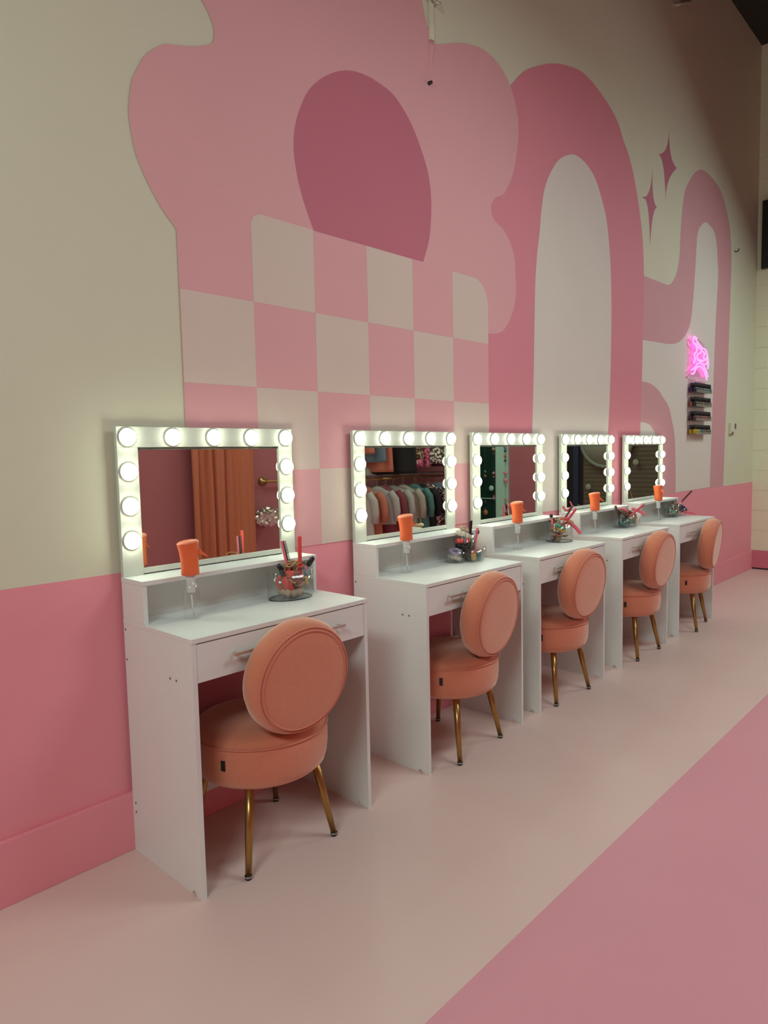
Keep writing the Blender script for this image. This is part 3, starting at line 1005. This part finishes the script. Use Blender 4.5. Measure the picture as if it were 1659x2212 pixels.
scrunchie((ox - 0.05, oy, Z0 + 0.115), 0.02, 0.011, (0.4, -0.3, 1), 'pink', 'pink scrunchie on top of the fourth caddy', None, 22)
scrunchie((ox + 0.03, oy - 0.01, Z0 + 0.09), 0.03, 0.013, (0.3, -0.5, 1), 'brown', 'dark brown scrunchie on the right of the fourth caddy', None, 23)
scrunchie((ox + 0.035, oy - 0.02, Z0 + 0.072), 0.028, 0.008, (0.3, -0.5, 1), 'gold', 'gold scrunchie below the brown one in the fourth caddy', None, 24)
scrunchie((ox - 0.005, oy, Z0 + 0.035), 0.024, 0.013, (0, 0, 1), 'green', 'green scrunchie in the centre cup of the fourth caddy', None, 25)
scrunchie((ox - 0.09, oy - 0.01, Z0 + 0.03), 0.022, 0.012, (0, -0.2, 1), 'teal', 'teal scrunchie low in the left cup of the fourth caddy', None, 26)
strap([Vector((ox + 0.02, oy - 0.02, Z0 + 0.12)), Vector((ox + 0.02, oy - 0.03, Z0 + 0.10)) + IR * 0.05,
       Vector((ox + 0.02, oy - 0.03, Z0 + 0.075)) + IR * 0.08], 0.022, 'pink', 'pink ribbon bending over the right of the fourth caddy')
for k in range(7):
    bm = bmesh.new()
    bmesh.ops.create_icosphere(bm, subdivisions=2, radius=0.013)
    for v in bm.verts:
        v.co *= 1 + 0.15 * math.sin(v.co.x * 400 + k) * math.cos(v.co.z * 350)
    shift(bm, (ox + 0.086 + 0.018 * math.cos(k * 2.1), oy + 0.02 * math.sin(k * 2.1), Z0 + 0.020 + 0.012 * (k // 3)))
    tag(obj('powder_puff', bm, 'peach', smooth=True), 'small peach puff in the right cup of the fourth caddy', 'powder puff',
        'peach puffs in the fourth caddy')

# farthest vanity
ox, oy = 5.34, -0.165
t = thing('organizer_caddy', 'low clear caddy on the farthest vanity', 'organizer', (ox, oy, Z0), 0, 'clear organizers on the vanities')
clear_tub(t, 'centre_cup', 0.0, 0.01, 0.048, 0.05, 0.10, n=3)
clear_tub(t, 'left_cup', -0.085, 0.0, 0.042, 0.05, 0.06)
clear_tub(t, 'right_cup', 0.085, 0.0, 0.042, 0.05, 0.06)
comb((ox + 0.01, oy - 0.01, Z0 + 0.07), 0.95 * IR + Vector((0, 0, 1)), 0.165, 0.022, ('pink', 'black'),
     'pink-edged black comb leaning right out of the farthest caddy', spin=math.radians(135))
scrunchie((ox + 0.075, oy - 0.01, Z0 + 0.075), 0.026, 0.013, (0.3, -0.4, 1), 'navy', 'navy satin scrunchie on the right cup of the farthest caddy', None, 31)
scrunchie((ox + 0.09, oy - 0.02, Z0 + 0.048), 0.024, 0.012, (-0.3, -0.4, 1), 'navy', 'lower navy scrunchie inside the right cup of the farthest caddy', None, 32)
strap([Vector((ox + 0.03, oy - 0.05, Z0 + 0.035)), Vector((ox + 0.02, oy - 0.055, Z0 + 0.03)) + IR * 0.04,
       Vector((ox + 0.02, oy - 0.05, Z0 + 0.02)) + IR * 0.09], 0.016, 'pinkribbon', 'coral pink ribbon along the front of the farthest caddy')
heap(ox - 0.05, oy, 0.06, 0.03, Z0 + 0.02, Z0 + 0.05, 12, [('brown', 'brown'), ('gold', 'gold'), ('tan', 'tan'), ('green', 'green')],
     'elastic in the farthest caddy', 'elastics in the farthest caddy', Rr=(0.012, 0.02), r_=0.003)
heap(ox, oy + 0.01, 0.02, 0.02, Z0 + 0.05, Z0 + 0.11, 8, [('tan', 'tan'), ('brown', 'brown')], 'elastic filling the centre cup of the farthest caddy',
     'elastics in the farthest centre cup', Rr=(0.014, 0.022), r_=0.003)

# ------------------------------------------------------------------ things on the long wall
# neon sign: twin arches with scrolls above
def S3(pts):
    return [(6.045 + (x - 6.13) * 0.84, YW - 0.045, z - 0.008) for x, z in smooth_closed(pts, 8)]


t = thing('neon_sign', 'glowing magenta neon sign above the nail polish rack', 'neon sign', (0, 0, 0))
bm = bmesh.new()
add_prism(bm, [(6.05, 1.90), (6.45, 1.92), (6.45, 2.10), (6.38, 2.20), (6.14, 2.25), (6.05, 2.20), (6.07, 2.08)], YW - 0.03, YW - 0.024, axis='Y')
obj('backing', bm, 'neonback', t, label='clear acrylic backing')
paths = [
    [(6.13, 1.96), (6.20, 1.98), (6.28, 2.02), (6.37, 2.035), (6.46, 2.02), (6.54, 1.98), (6.60, 1.93)],
    [(6.13, 1.93), (6.18, 1.935), (6.26, 1.985), (6.36, 2.005), (6.46, 1.985), (6.55, 1.925), (6.57, 1.90)],
    [(6.18, 2.02), (6.22, 2.06), (6.20, 2.10), (6.26, 2.13), (6.24, 2.17), (6.16, 2.20), (6.17, 2.24), (6.26, 2.23)],
    [(6.18, 2.24), (6.26, 2.21), (6.36, 2.18), (6.42, 2.165), (6.50, 2.16), (6.56, 2.13), (6.60, 2.07), (6.60, 2.0)],
    [(6.24, 2.19), (6.32, 2.16), (6.40, 2.15), (6.36, 2.12), (6.28, 2.10), (6.30, 2.06), (6.38, 2.05), (6.46, 2.06)],
    [(6.44, 2.14), (6.50, 2.12), (6.46, 2.09), (6.52, 2.07), (6.56, 2.10), (6.57, 2.05), (6.50, 2.03)],
    [(6.28, 2.055), (6.36, 2.06), (6.44, 2.055)],
]
for q in paths:
    bm = bmesh.new()
    add_tube(bm, S3(q), 0.0065, 8)
    obj('tube', bm, 'neon', t, label='glowing magenta tube')

# nail polish rack, four shelves of bottles
t = thing('polish_rack', 'four-tier clear wall rack of nail polish under the neon sign', 'rack', (0, 0, 0))
bm = bmesh.new()
add_box(bm, 6.08, 6.49, YW - 0.006, YW - 0.001, 1.41, 1.885)
obj('back_plate', bm, 'neonback', t, label='clear back plate')
tiers = [1.775, 1.655, 1.535, 1.418]
for z in tiers:
    bm = bmesh.new()
    add_box(bm, 6.08, 6.49, YW - 0.075, YW - 0.006, z - 0.004, z)
    add_box(bm, 6.08, 6.49, YW - 0.076, YW - 0.073, z - 0.004, z + 0.02)
    obj('shelf', bm, 'acrylic', t)
pol = [(0.02, 0.02, 0.06), (0.02, 0.02, 0.02), (0.10, 0.02, 0.03), (0.25, 0.03, 0.03), (0.05, 0.15, 0.10), (0.06, 0.03, 0.02), (0.3, 0.1, 0.04),
       (0.45, 0.33, 0.02), (0.03, 0.08, 0.16)]
pm = [mat('polish_%d' % i, c, 0.2) for i, c in enumerate(pol)]
nmz = ['navy', 'black', 'maroon', 'red', 'green', 'brown', 'orange', 'yellow', 'blue']
tn = ['top', 'second', 'third', 'bottom']
pref = [[0, 0, 1, 8, 4], [1, 5, 1, 6, 1], [1, 2, 3, 1, 2], [7, 4, 8, 3, 5]]
shared = {}
for ti, z in enumerate(tiers):
    for row in range(2):
        for k in range(13):
            if ti == 3:
                ci = [7, 7, 7, 7, 4, 8, 4, 4, 3, 3, 5, 4, 8][k]
            elif ti == 0:
                ci = [0, 1, 0, 0, 0, 1, 8, 4, 4, 8, 4, 8, 0][k]
            else:
                ci = pref[ti][rnd.randrange(5)]
            if ci not in shared:
                bm = bmesh.new()
                add_lathe(bm, [(0.001, 0), (0.0138, 0.001), (0.0138, 0.036), (0.006, 0.042), (0.001, 0.042)], 10, mi=0)
                add_lathe(bm, [(0.001, 0.040), (0.0075, 0.040), (0.0065, 0.078), (0.001, 0.078)], 10, mi=1)
                o = obj('polish_bottle', bm, [pm[ci], M['black']])
                shared[ci] = o
                first = True
            else:
                o = shared[ci].copy()
                C.objects.link(o)
            o.location = (6.098 + 0.0314 * k, YW - 0.055 + 0.032 * row, z + 0.0005)
            rw = ('front', 'back')[row]
            tag(o, '%s nail polish bottle in the %s row of the %s tier, wall rack' % (nmz[ci], rw, tn[ti]), 'nail polish',
                '%s polish, %s row, %s tier' % (nmz[ci], rw, tn[ti]))

# thermostat, with a dark block standing in for the shadow below it
t = thing('wall_control', 'small cream thermostat on the wall right of the second arch', 'thermostat', (0, 0, 0))
bm = bevel_bm(box_bm(7.19, 7.33, YW - 0.028, YW - 0.0005, 1.43, 1.54), 0.004)
obj('housing', bm, 'cream', t)
bm = box_bm(7.285, 7.325, YW - 0.032, YW - 0.028, 1.48, 1.53)
obj('display', bm, 'screw', t, label='dark display')
bm = box_bm(7.20, 7.235, YW - 0.034, YW - 0.028, 1.425, 1.45)
obj('shadow_block', bm, 'screw', t)

# cable channel down the wall near the flower's top petal
t = thing('cable_channel', 'thin painted cable channel running down the wall above the flower petal', 'cable channel', (0, 0, 0))
for z0, z1, m_, nm in ((3.235, 3.70, 'cream', 'upper_length'), (3.06, 3.235, 'flower', 'lower_length')):
    bm = bmesh.new()
    n = 6
    rings = []
    for k in range(n + 1):
        z = z0 + (z1 - z0) * k / n
        w = 0.017 if z >= 3.2 else max(0.002, 0.017 * (z - 3.05) / 0.15)
        xc = 2.672 - (0.0 if z > 3.2 else (3.2 - z) * 0.15)
        rings.append([bm.verts.new((xc + w * math.cos(PI * j / 8), YW - 0.001 - w * 0.8 * math.sin(PI * j / 8), z)) for j in range(9)])
    for a, b in zip(rings, rings[1:]):
        for j in range(8):
            bm.faces.new((a[j], a[j + 1], b[j + 1], b[j])).smooth = True
    for r__ in (rings[0], rings[-1]):
        bm.faces.new(r__)
    obj(nm, bm, m_, t)
bm = bmesh.new()
add_lathe(bm, [(0.001, -0.02), (0.007, -0.018), (0.009, 0.0), (0.009, 0.004)], 12, axis='Y', c=(2.648, YW - 0.004, 3.035))
obj('screw', bm, 'black', t, label='small black screw')
bm = bmesh.new()
add_tube(bm, [(2.61, YW - 0.01, 3.45), (2.65, YW - 0.03, 3.405), (2.70, YW - 0.03, 3.40), (2.735, YW - 0.01, 3.43)], 0.006, 8)
obj('clip', bm, 'handle', t, label='metal cable clip')
t = thing('wall_bracket', 'small metal bracket high on the wall at the top edge', 'bracket', (0, 0, 0))
bm = bmesh.new()
add_tube(bm, [(5.66, YW - 0.01, 4.70), (5.74, YW - 0.04, 4.74), (5.85, YW - 0.05, 4.79), (5.95, YW - 0.02, 4.86)], 0.014, 8)
obj('arm', bm, 'handle', t)
bm = box_bm(5.70, 5.86, YW - 0.012, YW - 0.001, 4.80, 4.86)
obj('plate', bm, 'screw', t)
t = thing('wall_hook', 'tiny dark hook on the wall right of the second arch', 'hook', (0, 0, 0))
bm = bmesh.new()
add_tube(bm, [(7.27, YW - 0.002, 3.17), (7.27, YW - 0.03, 3.165), (7.28, YW - 0.035, 3.19)], 0.007, 8)
obj('hook', bm, 'screw', t)

# panel on the end wall at the right edge of the picture
t = thing('wall_monitor', 'black monitor mounted high on the end wall at the right edge', 'monitor', (0, 0, 0))
bm = bevel_bm(box_bm(XE - 0.06, XE - 0.012, -1.15, -0.034, 3.12, 3.80), 0.006)
obj('housing', bm, 'black', t)
bm = box_bm(XE - 0.0125, XE + 0.0, -0.75, -0.45, 3.3, 3.6)
obj('mount', bm, 'screw', t)

# ------------------------------------------------------------------ things reflected in the mirrors
# curtain on its rod in the first mirror
YC = -3.47
t = thing('curtain', 'floor-length orange curtain reflected in the nearest mirror', 'curtain', (0, 0, 0))
bm = bmesh.new()
nx, nz = 120, 10
grid = []
for j in range(nz + 1):
    z = 0.04 + (2.3 - 0.04) * j / nz
    row = []
    for i in range(nx + 1):
        u = i / nx
        x = 3.36 + 0.69 * u
        am = 0.045 * (1 - 0.55 * min(1.0, max(0.0, (u - 0.3) / 0.3)))
        fr_ = 30 - 14 * min(1.0, u / 0.6)
        y = YC + am * math.sin(u * fr_ + 0.4 * math.sin(z * 2)) + 0.008 * math.sin(u * 70 + z) - 0.07 * sum(math.exp(-((u - q) / 0.018) ** 2) for q in (0.13, 0.33, 0.55)) + 0.03
        row.append((x, y, z))
    grid.append(row)
F = [[bm.verts.new(p) for p in r__] for r__ in grid]
B = [[bm.verts.new((p[0], p[1] - 0.006, p[2])) for p in r__] for r__ in grid]
for j in range(nz):
    for i in range(nx):
        bm.faces.new((F[j][i], F[j][i + 1], F[j + 1][i + 1], F[j + 1][i])).smooth = True
        bm.faces.new((B[j][i], B[j + 1][i], B[j + 1][i + 1], B[j][i + 1])).smooth = True
for j in range(nz):
    bm.faces.new((F[j][0], F[j + 1][0], B[j + 1][0], B[j][0]))
    bm.faces.new((F[j][nx], B[j][nx], B[j + 1][nx], F[j + 1][nx]))
for i in range(nx):
    bm.faces.new((F[0][i], B[0][i], B[0][i + 1], F[0][i + 1]))
    bm.faces.new((F[nz][i], F[nz][i + 1], B[nz][i + 1], B[nz][i]))
obj('curtain_cloth', bm, 'curtain', t)
bm = bmesh.new()
add_tube(bm, [(3.2, YC, 2.34), (4.2, YC, 2.34)], 0.014, 10)
obj('curtain_rod', bm, 'brass', t)
t = thing('wall_rail', 'dark gold wall rail with round end, reflected in the nearest mirror', 'rail', (0, 0, 0))
bm = bmesh.new()
add_lathe(bm, [(0.001, -3.599), (0.045, -3.599), (0.045, -3.575), (0.012, -3.575), (0.012, -3.53), (0.001, -3.53)], 18, axis='Y', c=(4.26, 0, 1.055))
obj('end_plate', bm, 'brass', t)
bm = bmesh.new()
add_tube(bm, [(4.26, -3.545, 1.055), (4.9, -3.545, 1.055)], 0.012, 10)
obj('bar', bm, 'brass', t)
bm = bmesh.new()
bmesh.ops.create_icosphere(bm, subdivisions=4, radius=0.15)
fr2 = random.Random(3)
for v in bm.verts:
    n_ = v.co.normalized()
    v.co *= 1 + 0.12 * math.sin(n_.x * 11 + 2 * n_.z) * math.cos(n_.y * 9) + 0.05 * math.sin(n_.z * 31 + n_.x * 23) + fr2.uniform(-0.03, 0.03)
    v.co.z *= 0.62
    v.co.y *= 0.6
shift(bm, (4.245, -3.49, 0.70))
tag(obj('foil_bag', bm, 'foil', recalc=True), 'crumpled silver foil bag against the wall, reflected in the nearest mirror', 'foil bag')

# clothes rack reflected in the second mirror
t = thing('clothes_rack', 'dark gold double clothes rack reflected in the second mirror', 'clothes rack', (0, 0, 0))
YR = -3.62
for z, nm in ((1.01, 'lower_rail'), (2.02, 'upper_rail')):
    bm = bmesh.new()
    add_tube(bm, [(5.25, YR, z), (7.75, YR, z)], 0.012, 10)
    obj(nm, bm, 'brass', t)
for x in (5.25, 6.72, 7.75):
    bm = bmesh.new()
    add_tube(bm, [(x, YR - 0.02, 0.0), (x, YR - 0.02, 2.1)], 0.012, 10)
    obj('post', bm, 'brass', t)
bm = box_bm(5.25, 7.75, YR - 0.30, YR + 0.02, 1.045, 1.06)
obj('shelf', bm, 'screw', t)


def garment(x, z, L, w, col, label, rz, name='shirt', cat='garment', flare=1.2, sleeves=True, depth=0.036, sequin=False, ang=0.0):
    t = thing(name, label, cat, (x, YR, z), rz)
    bm = bmesh.new()
    n, m = 36, 18
    prev = None
    for j in range(m + 1):
        v = j / m
        zz = -v * L
        if v < 0.10:
            hw = 0.05 + (w / 2 - 0.05) * (v / 0.10) ** 0.6
        else:
            hw = w / 2 * (1 + (flare - 1) * (v - 0.10) / 0.9)
        dp = depth * (0.5 + 0.6 * min(1, v * 4)) * (1 + 0.3 * v)
        ring = []
        for k in range(n):
            a = 2 * PI * k / n
            fold = 1 + (0.28 * v + 0.05) * math.sin(5 * a + x * 7 + 2 * v)
            # shoulders slope down
            xx = hw * math.cos(a)
            drop = 0.28 * abs(xx) if v < 0.10 else 0.28 * (w / 2) * (1 - v)
            ring.append(bm.verts.new((xx, dp * math.sin(a) * fold, zz - drop)))
        if prev:
            for k in range(n):
                bm.faces.new((prev[k], prev[(k + 1) % n], ring[(k + 1) % n], ring[k])).smooth = True
        else:
            bm.faces.new(ring)
        prev = ring
    bm.faces.new(prev)
    obj('body', bm, col, t)
    if sleeves:
        for s in (-1, 1):
            bm = bmesh.new()
            add_tube(bm, [(s * (w / 2 - 0.03), 0, -0.07), (s * (w / 2 + 0.03), 0.01, -0.16), (s * (w / 2 + 0.05), 0.015, -0.30),
                          (s * (w / 2 + 0.045), 0.01, -0.42)], [0.045, 0.05, 0.045, 0.04], 12)
            obj('sleeve', bm, col, t)
    # hanger is a thing of its own
    h = thing('clothes_hanger', 'wire hanger of ' + label.split(',')[0], 'hanger', (x, YR, z), rz, 'wire hangers on the rack')
    bm = bmesh.new()
    zr = 0.075
    add_tube(bm, [(-0.19, 0, -0.055), (0, 0, 0.01), (0.19, 0, -0.055), (-0.19, 0, -0.055)], 0.003, 6)
    add_tube(bm, [(0, 0, 0.01), (0, 0, zr - 0.025), (0.012, 0, zr), (0.0, 0, zr + 0.014), (-0.012, 0, zr + 0.004)], 0.003, 6)
    obj('wire', bm, 'handle', h)
    return t


def sequin_mat(name, base, hi, dens=70):
    m = mat(name, base, 0.5)
    nt = m.node_tree
    b = nt.nodes['Principled BSDF']
    tc = nt.nodes.new('ShaderNodeTexCoord')
    vo = nt.nodes.new('ShaderNodeTexVoronoi')
    vo.inputs['Scale'].default_value = dens
    nt.links.new(tc.outputs['Object'], vo.inputs['Vector'])
    cr = nt.nodes.new('ShaderNodeValToRGB')
    cr.color_ramp.elements[0].position = 0.62
    cr.color_ramp.elements[1].position = 0.72
    cr.color_ramp.elements[0].color = (*base, 1)
    cr.color_ramp.elements[1].color = (*hi, 1)
    sp = nt.nodes.new('ShaderNodeSeparateColor')
    nt.links.new(vo.outputs['Color'], sp.inputs[0])
    nt.links.new(sp.outputs[0], cr.inputs[0])
    nt.links.new(cr.outputs[0], b.inputs['Base Color'])
    b.inputs['Roughness'].default_value = 0.25
    b.inputs['Metallic'].default_value = 0.5
    return m


cl = {
    'sheer': mat('white_sheer', (0.60, 0.56, 0.50), 0.8), 'peachc': mat('peach_cloth', (0.62, 0.20, 0.12), 0.85),
    'grey': mat('pale_grey_cloth', (0.52, 0.50, 0.46), 0.85), 'maroon': mat('maroon_cloth', (0.28, 0.05, 0.06), 0.8),
    'beigec': mat('beige_cloth', (0.48, 0.42, 0.33), 0.85), 'tealc': mat('teal_cloth', (0.10, 0.24, 0.22), 0.7),
    'blackc': mat('black_cloth', (0.012, 0.012, 0.012), 0.8), 'seq': sequin_mat('maroon_sequins', (0.04, 0.012, 0.016), (0.9, 0.6, 0.6)),
    'denim': mat('denim', (0.16, 0.24, 0.30), 0.85), 'redc': mat('red_cloth', (0.45, 0.05, 0.03), 0.8),
    'pinkseq': sequin_mat('pink_sequins', (0.45, 0.05, 0.14), (1.0, 0.5, 0.6)), 'silver': sequin_mat('silver_sequins', (0.07, 0.06, 0.05), (1, 0.95, 0.8), 50),
    'darkrose': mat('dark_rose_cloth', (0.13, 0.03, 0.045), 0.8), 'goldseq': sequin_mat('gold_sequins', (0.08, 0.05, 0.03), (1.0, 0.75, 0.45)),
}
RZ = math.radians(56)
low = [(5.62, 'sheer', 0.62, 0.36, 'sheer white blouse, leftmost on the lower rail in the second mirror'),
       (5.79, 'peachc', 0.85, 0.34, 'long coral dress on the lower rail in the second mirror'),
       (5.98, 'grey', 0.46, 0.38, 'pale grey shirt beside the coral dress in the second mirror'),
       (6.13, 'maroon', 0.60, 0.34, 'maroon top between pale shirts on the lower rail'),
       (6.27, 'grey', 0.50, 0.36, 'second pale grey shirt on the lower rail, left of the beige blouse'),
       (6.45, 'beigec', 0.62, 0.40, 'large beige blouse in the middle of the lower rail'),
       (6.66, 'tealc', 0.66, 0.34, 'teal dress right of the beige blouse on the lower rail'),
       (6.81, 'blackc', 0.70, 0.34, 'black dress on the lower rail right of the teal one'),
       (6.95, 'seq', 0.62, 0.34, 'dark maroon sequin top on the lower rail'),
       (7.13, 'denim', 0.50, 0.38, 'denim jacket near the right end of the lower rail'),
       (7.27, 'redc', 0.55, 0.36, 'red top at the right end of the lower rail')]
for x, k, L, w, lab in low:
    garment(x, 0.925, L, w, cl[k], lab, RZ, name='dress' if L > 0.6 else 'shirt', cat='clothing')
up = [(5.70, 'peachc', 0.62, 0.30, 'peach top, leftmost on the upper rail in the second mirror', False),
      (5.86, 'denim', 0.72, 0.34, 'blue denim shirt on the upper rail in the second mirror', True),
      (6.00, 'peachc', 0.84, 0.32, 'long peach-brown dress on the upper rail', False),
      (6.28, 'blackc', 0.87, 0.50, 'wide black dress on the upper rail', False),
      (6.58, 'goldseq', 0.70, 0.30, 'dark top with gold sequins on the upper rail', False),
      (6.76, 'pinkseq', 0.80, 0.26, 'narrow pink sequin dress on the upper rail', False),
      (6.95, 'silver', 0.76, 0.34, 'dark dress with silver sequins on the upper rail', False),
      (7.16, 'silver', 0.76, 0.30, 'second silver sequin dress, right of the first on the upper rail', False),
      (7.34, 'darkrose', 0.8, 0.34, 'dark rose dress at the right end of the upper rail', False)]
for x, k, L, w, lab, sl in up:
    garment(x, 1.935, L, w, cl[k], lab, RZ, name='dress' if L > 0.75 else 'shirt', cat='clothing', sleeves=sl)
bm = bmesh.new()
add_lathe(bm, [(0.001, 0.0), (0.15, 0.0), (0.155, 0.004), (0.10, 0.014), (0.085, 0.05), (0.07, 0.085), (0.001, 0.095)], 32, c=(5.90, YR - 0.13, 1.061))
tag(obj('hat', bm, cl['grey'], smooth=True), 'grey brimmed hat on the rack shelf, reflected in the second mirror', 'hat')

# discs and garlands reflected in the far mirrors
t = thing('wall_disc', 'large round pale disc on the slatted door, reflected in the fourth mirror', 'disc', (0, 0, 0))
bm = bmesh.new()
add_lathe(bm, [(0.001, XE - 0.06), (0.30, XE - 0.06), (0.30, XE - 0.024), (0.001, XE - 0.024)], 64, axis='X', c=(0, -1.655, 1.42))
obj('panel', bm, 'paledisc', t)
bm = bmesh.new()
add_tube(bm, [(XE - 0.055, -1.655 + 0.32 * math.cos(a * PI / 32), 1.42 + 0.32 * math.sin(a * PI / 32)) for a in range(64)], 0.022, 10, closed=True)
obj('rim', bm, 'palerim', t)
for k, (y, z, lab) in enumerate([(-1.885, 0.85, 'small pale round disc reflected in the fourth mirror'),
                                 (-1.285, 1.15, 'small pale round disc reflected in the farthest mirror'),
                                 (-3.33, 0.81, 'small pale green round disc reflected in the middle mirror')]):
    bm = bmesh.new()  # flattened pale round shapes close to the end wall
    bmesh.ops.create_icosphere(bm, subdivisions=3, radius=0.037)
    for v in bm.verts:
        v.co.x *= 0.35
    shift(bm, (XE - 0.05, y, z))
    tag(obj('small_round_disc', bm, M['mint'] if k == 2 else M['paledisc'], smooth=True), lab, 'ornament', 'small round discs on the end wall')
bm = box_bm(XE - 0.03, XE - 0.011, -2.10, -2.03, 0.3, 2.4)
tag(obj('hanging_strip', bm, 'bluestrip'), 'dark blue vertical strip reflected in the fourth mirror', 'strip')


def garland(y, items, lab):
    t = thing('garland', lab, 'garland', (0, 0, 0))
    bm = bmesh.new()
    add_tube(bm, [(XE - 0.05, y, 0.2), (XE - 0.05, y, 2.6)], 0.0015, 6)
    obj('string', bm, 'screw', t)
    for z, r_, m_ in items:
        bm = bmesh.new()
        add_lathe(bm, [(0.0005, XE - 0.055), (r_, XE - 0.055), (r_, XE - 0.045), (0.0005, XE - 0.045)], 6 if r_ > 0.025 else 14, axis='X', c=(0, y, z))
        obj('paper_shape', bm, m_, t)


garland(-3.10, [(1.37, .022, 'lilac'), (1.32, .016, 'navy'), (1.25, .020, 'coral'), (1.19, .016, 'navy'), (1.02, .028, 'wainscot'), (0.92, .032, 'wainscot'),
                (0.86, .012, 'tan'), (0.66, .022, 'peach')], 'paper garland at the right edge of the mint strip, middle mirror')
garland(-3.29, [(1.35, .026, 'tan'), (1.29, .018, 'brown'), (1.02, .018, 'wainscot'), (0.97, .012, 'pink'), (0.70, .014, 'coral'), (0.67, .026, 'lilac')],
        'paper garland at the left edge of the mint strip, middle mirror')
garland(-3.43, [(1.04, .018, 'green'), (0.98, .018, 'gold'), (0.62, .016, 'brown'), (0.52, .016, 'brown'), (0.47, .04, 'gold')],
        'paper garland on the dark green panel, middle mirror')
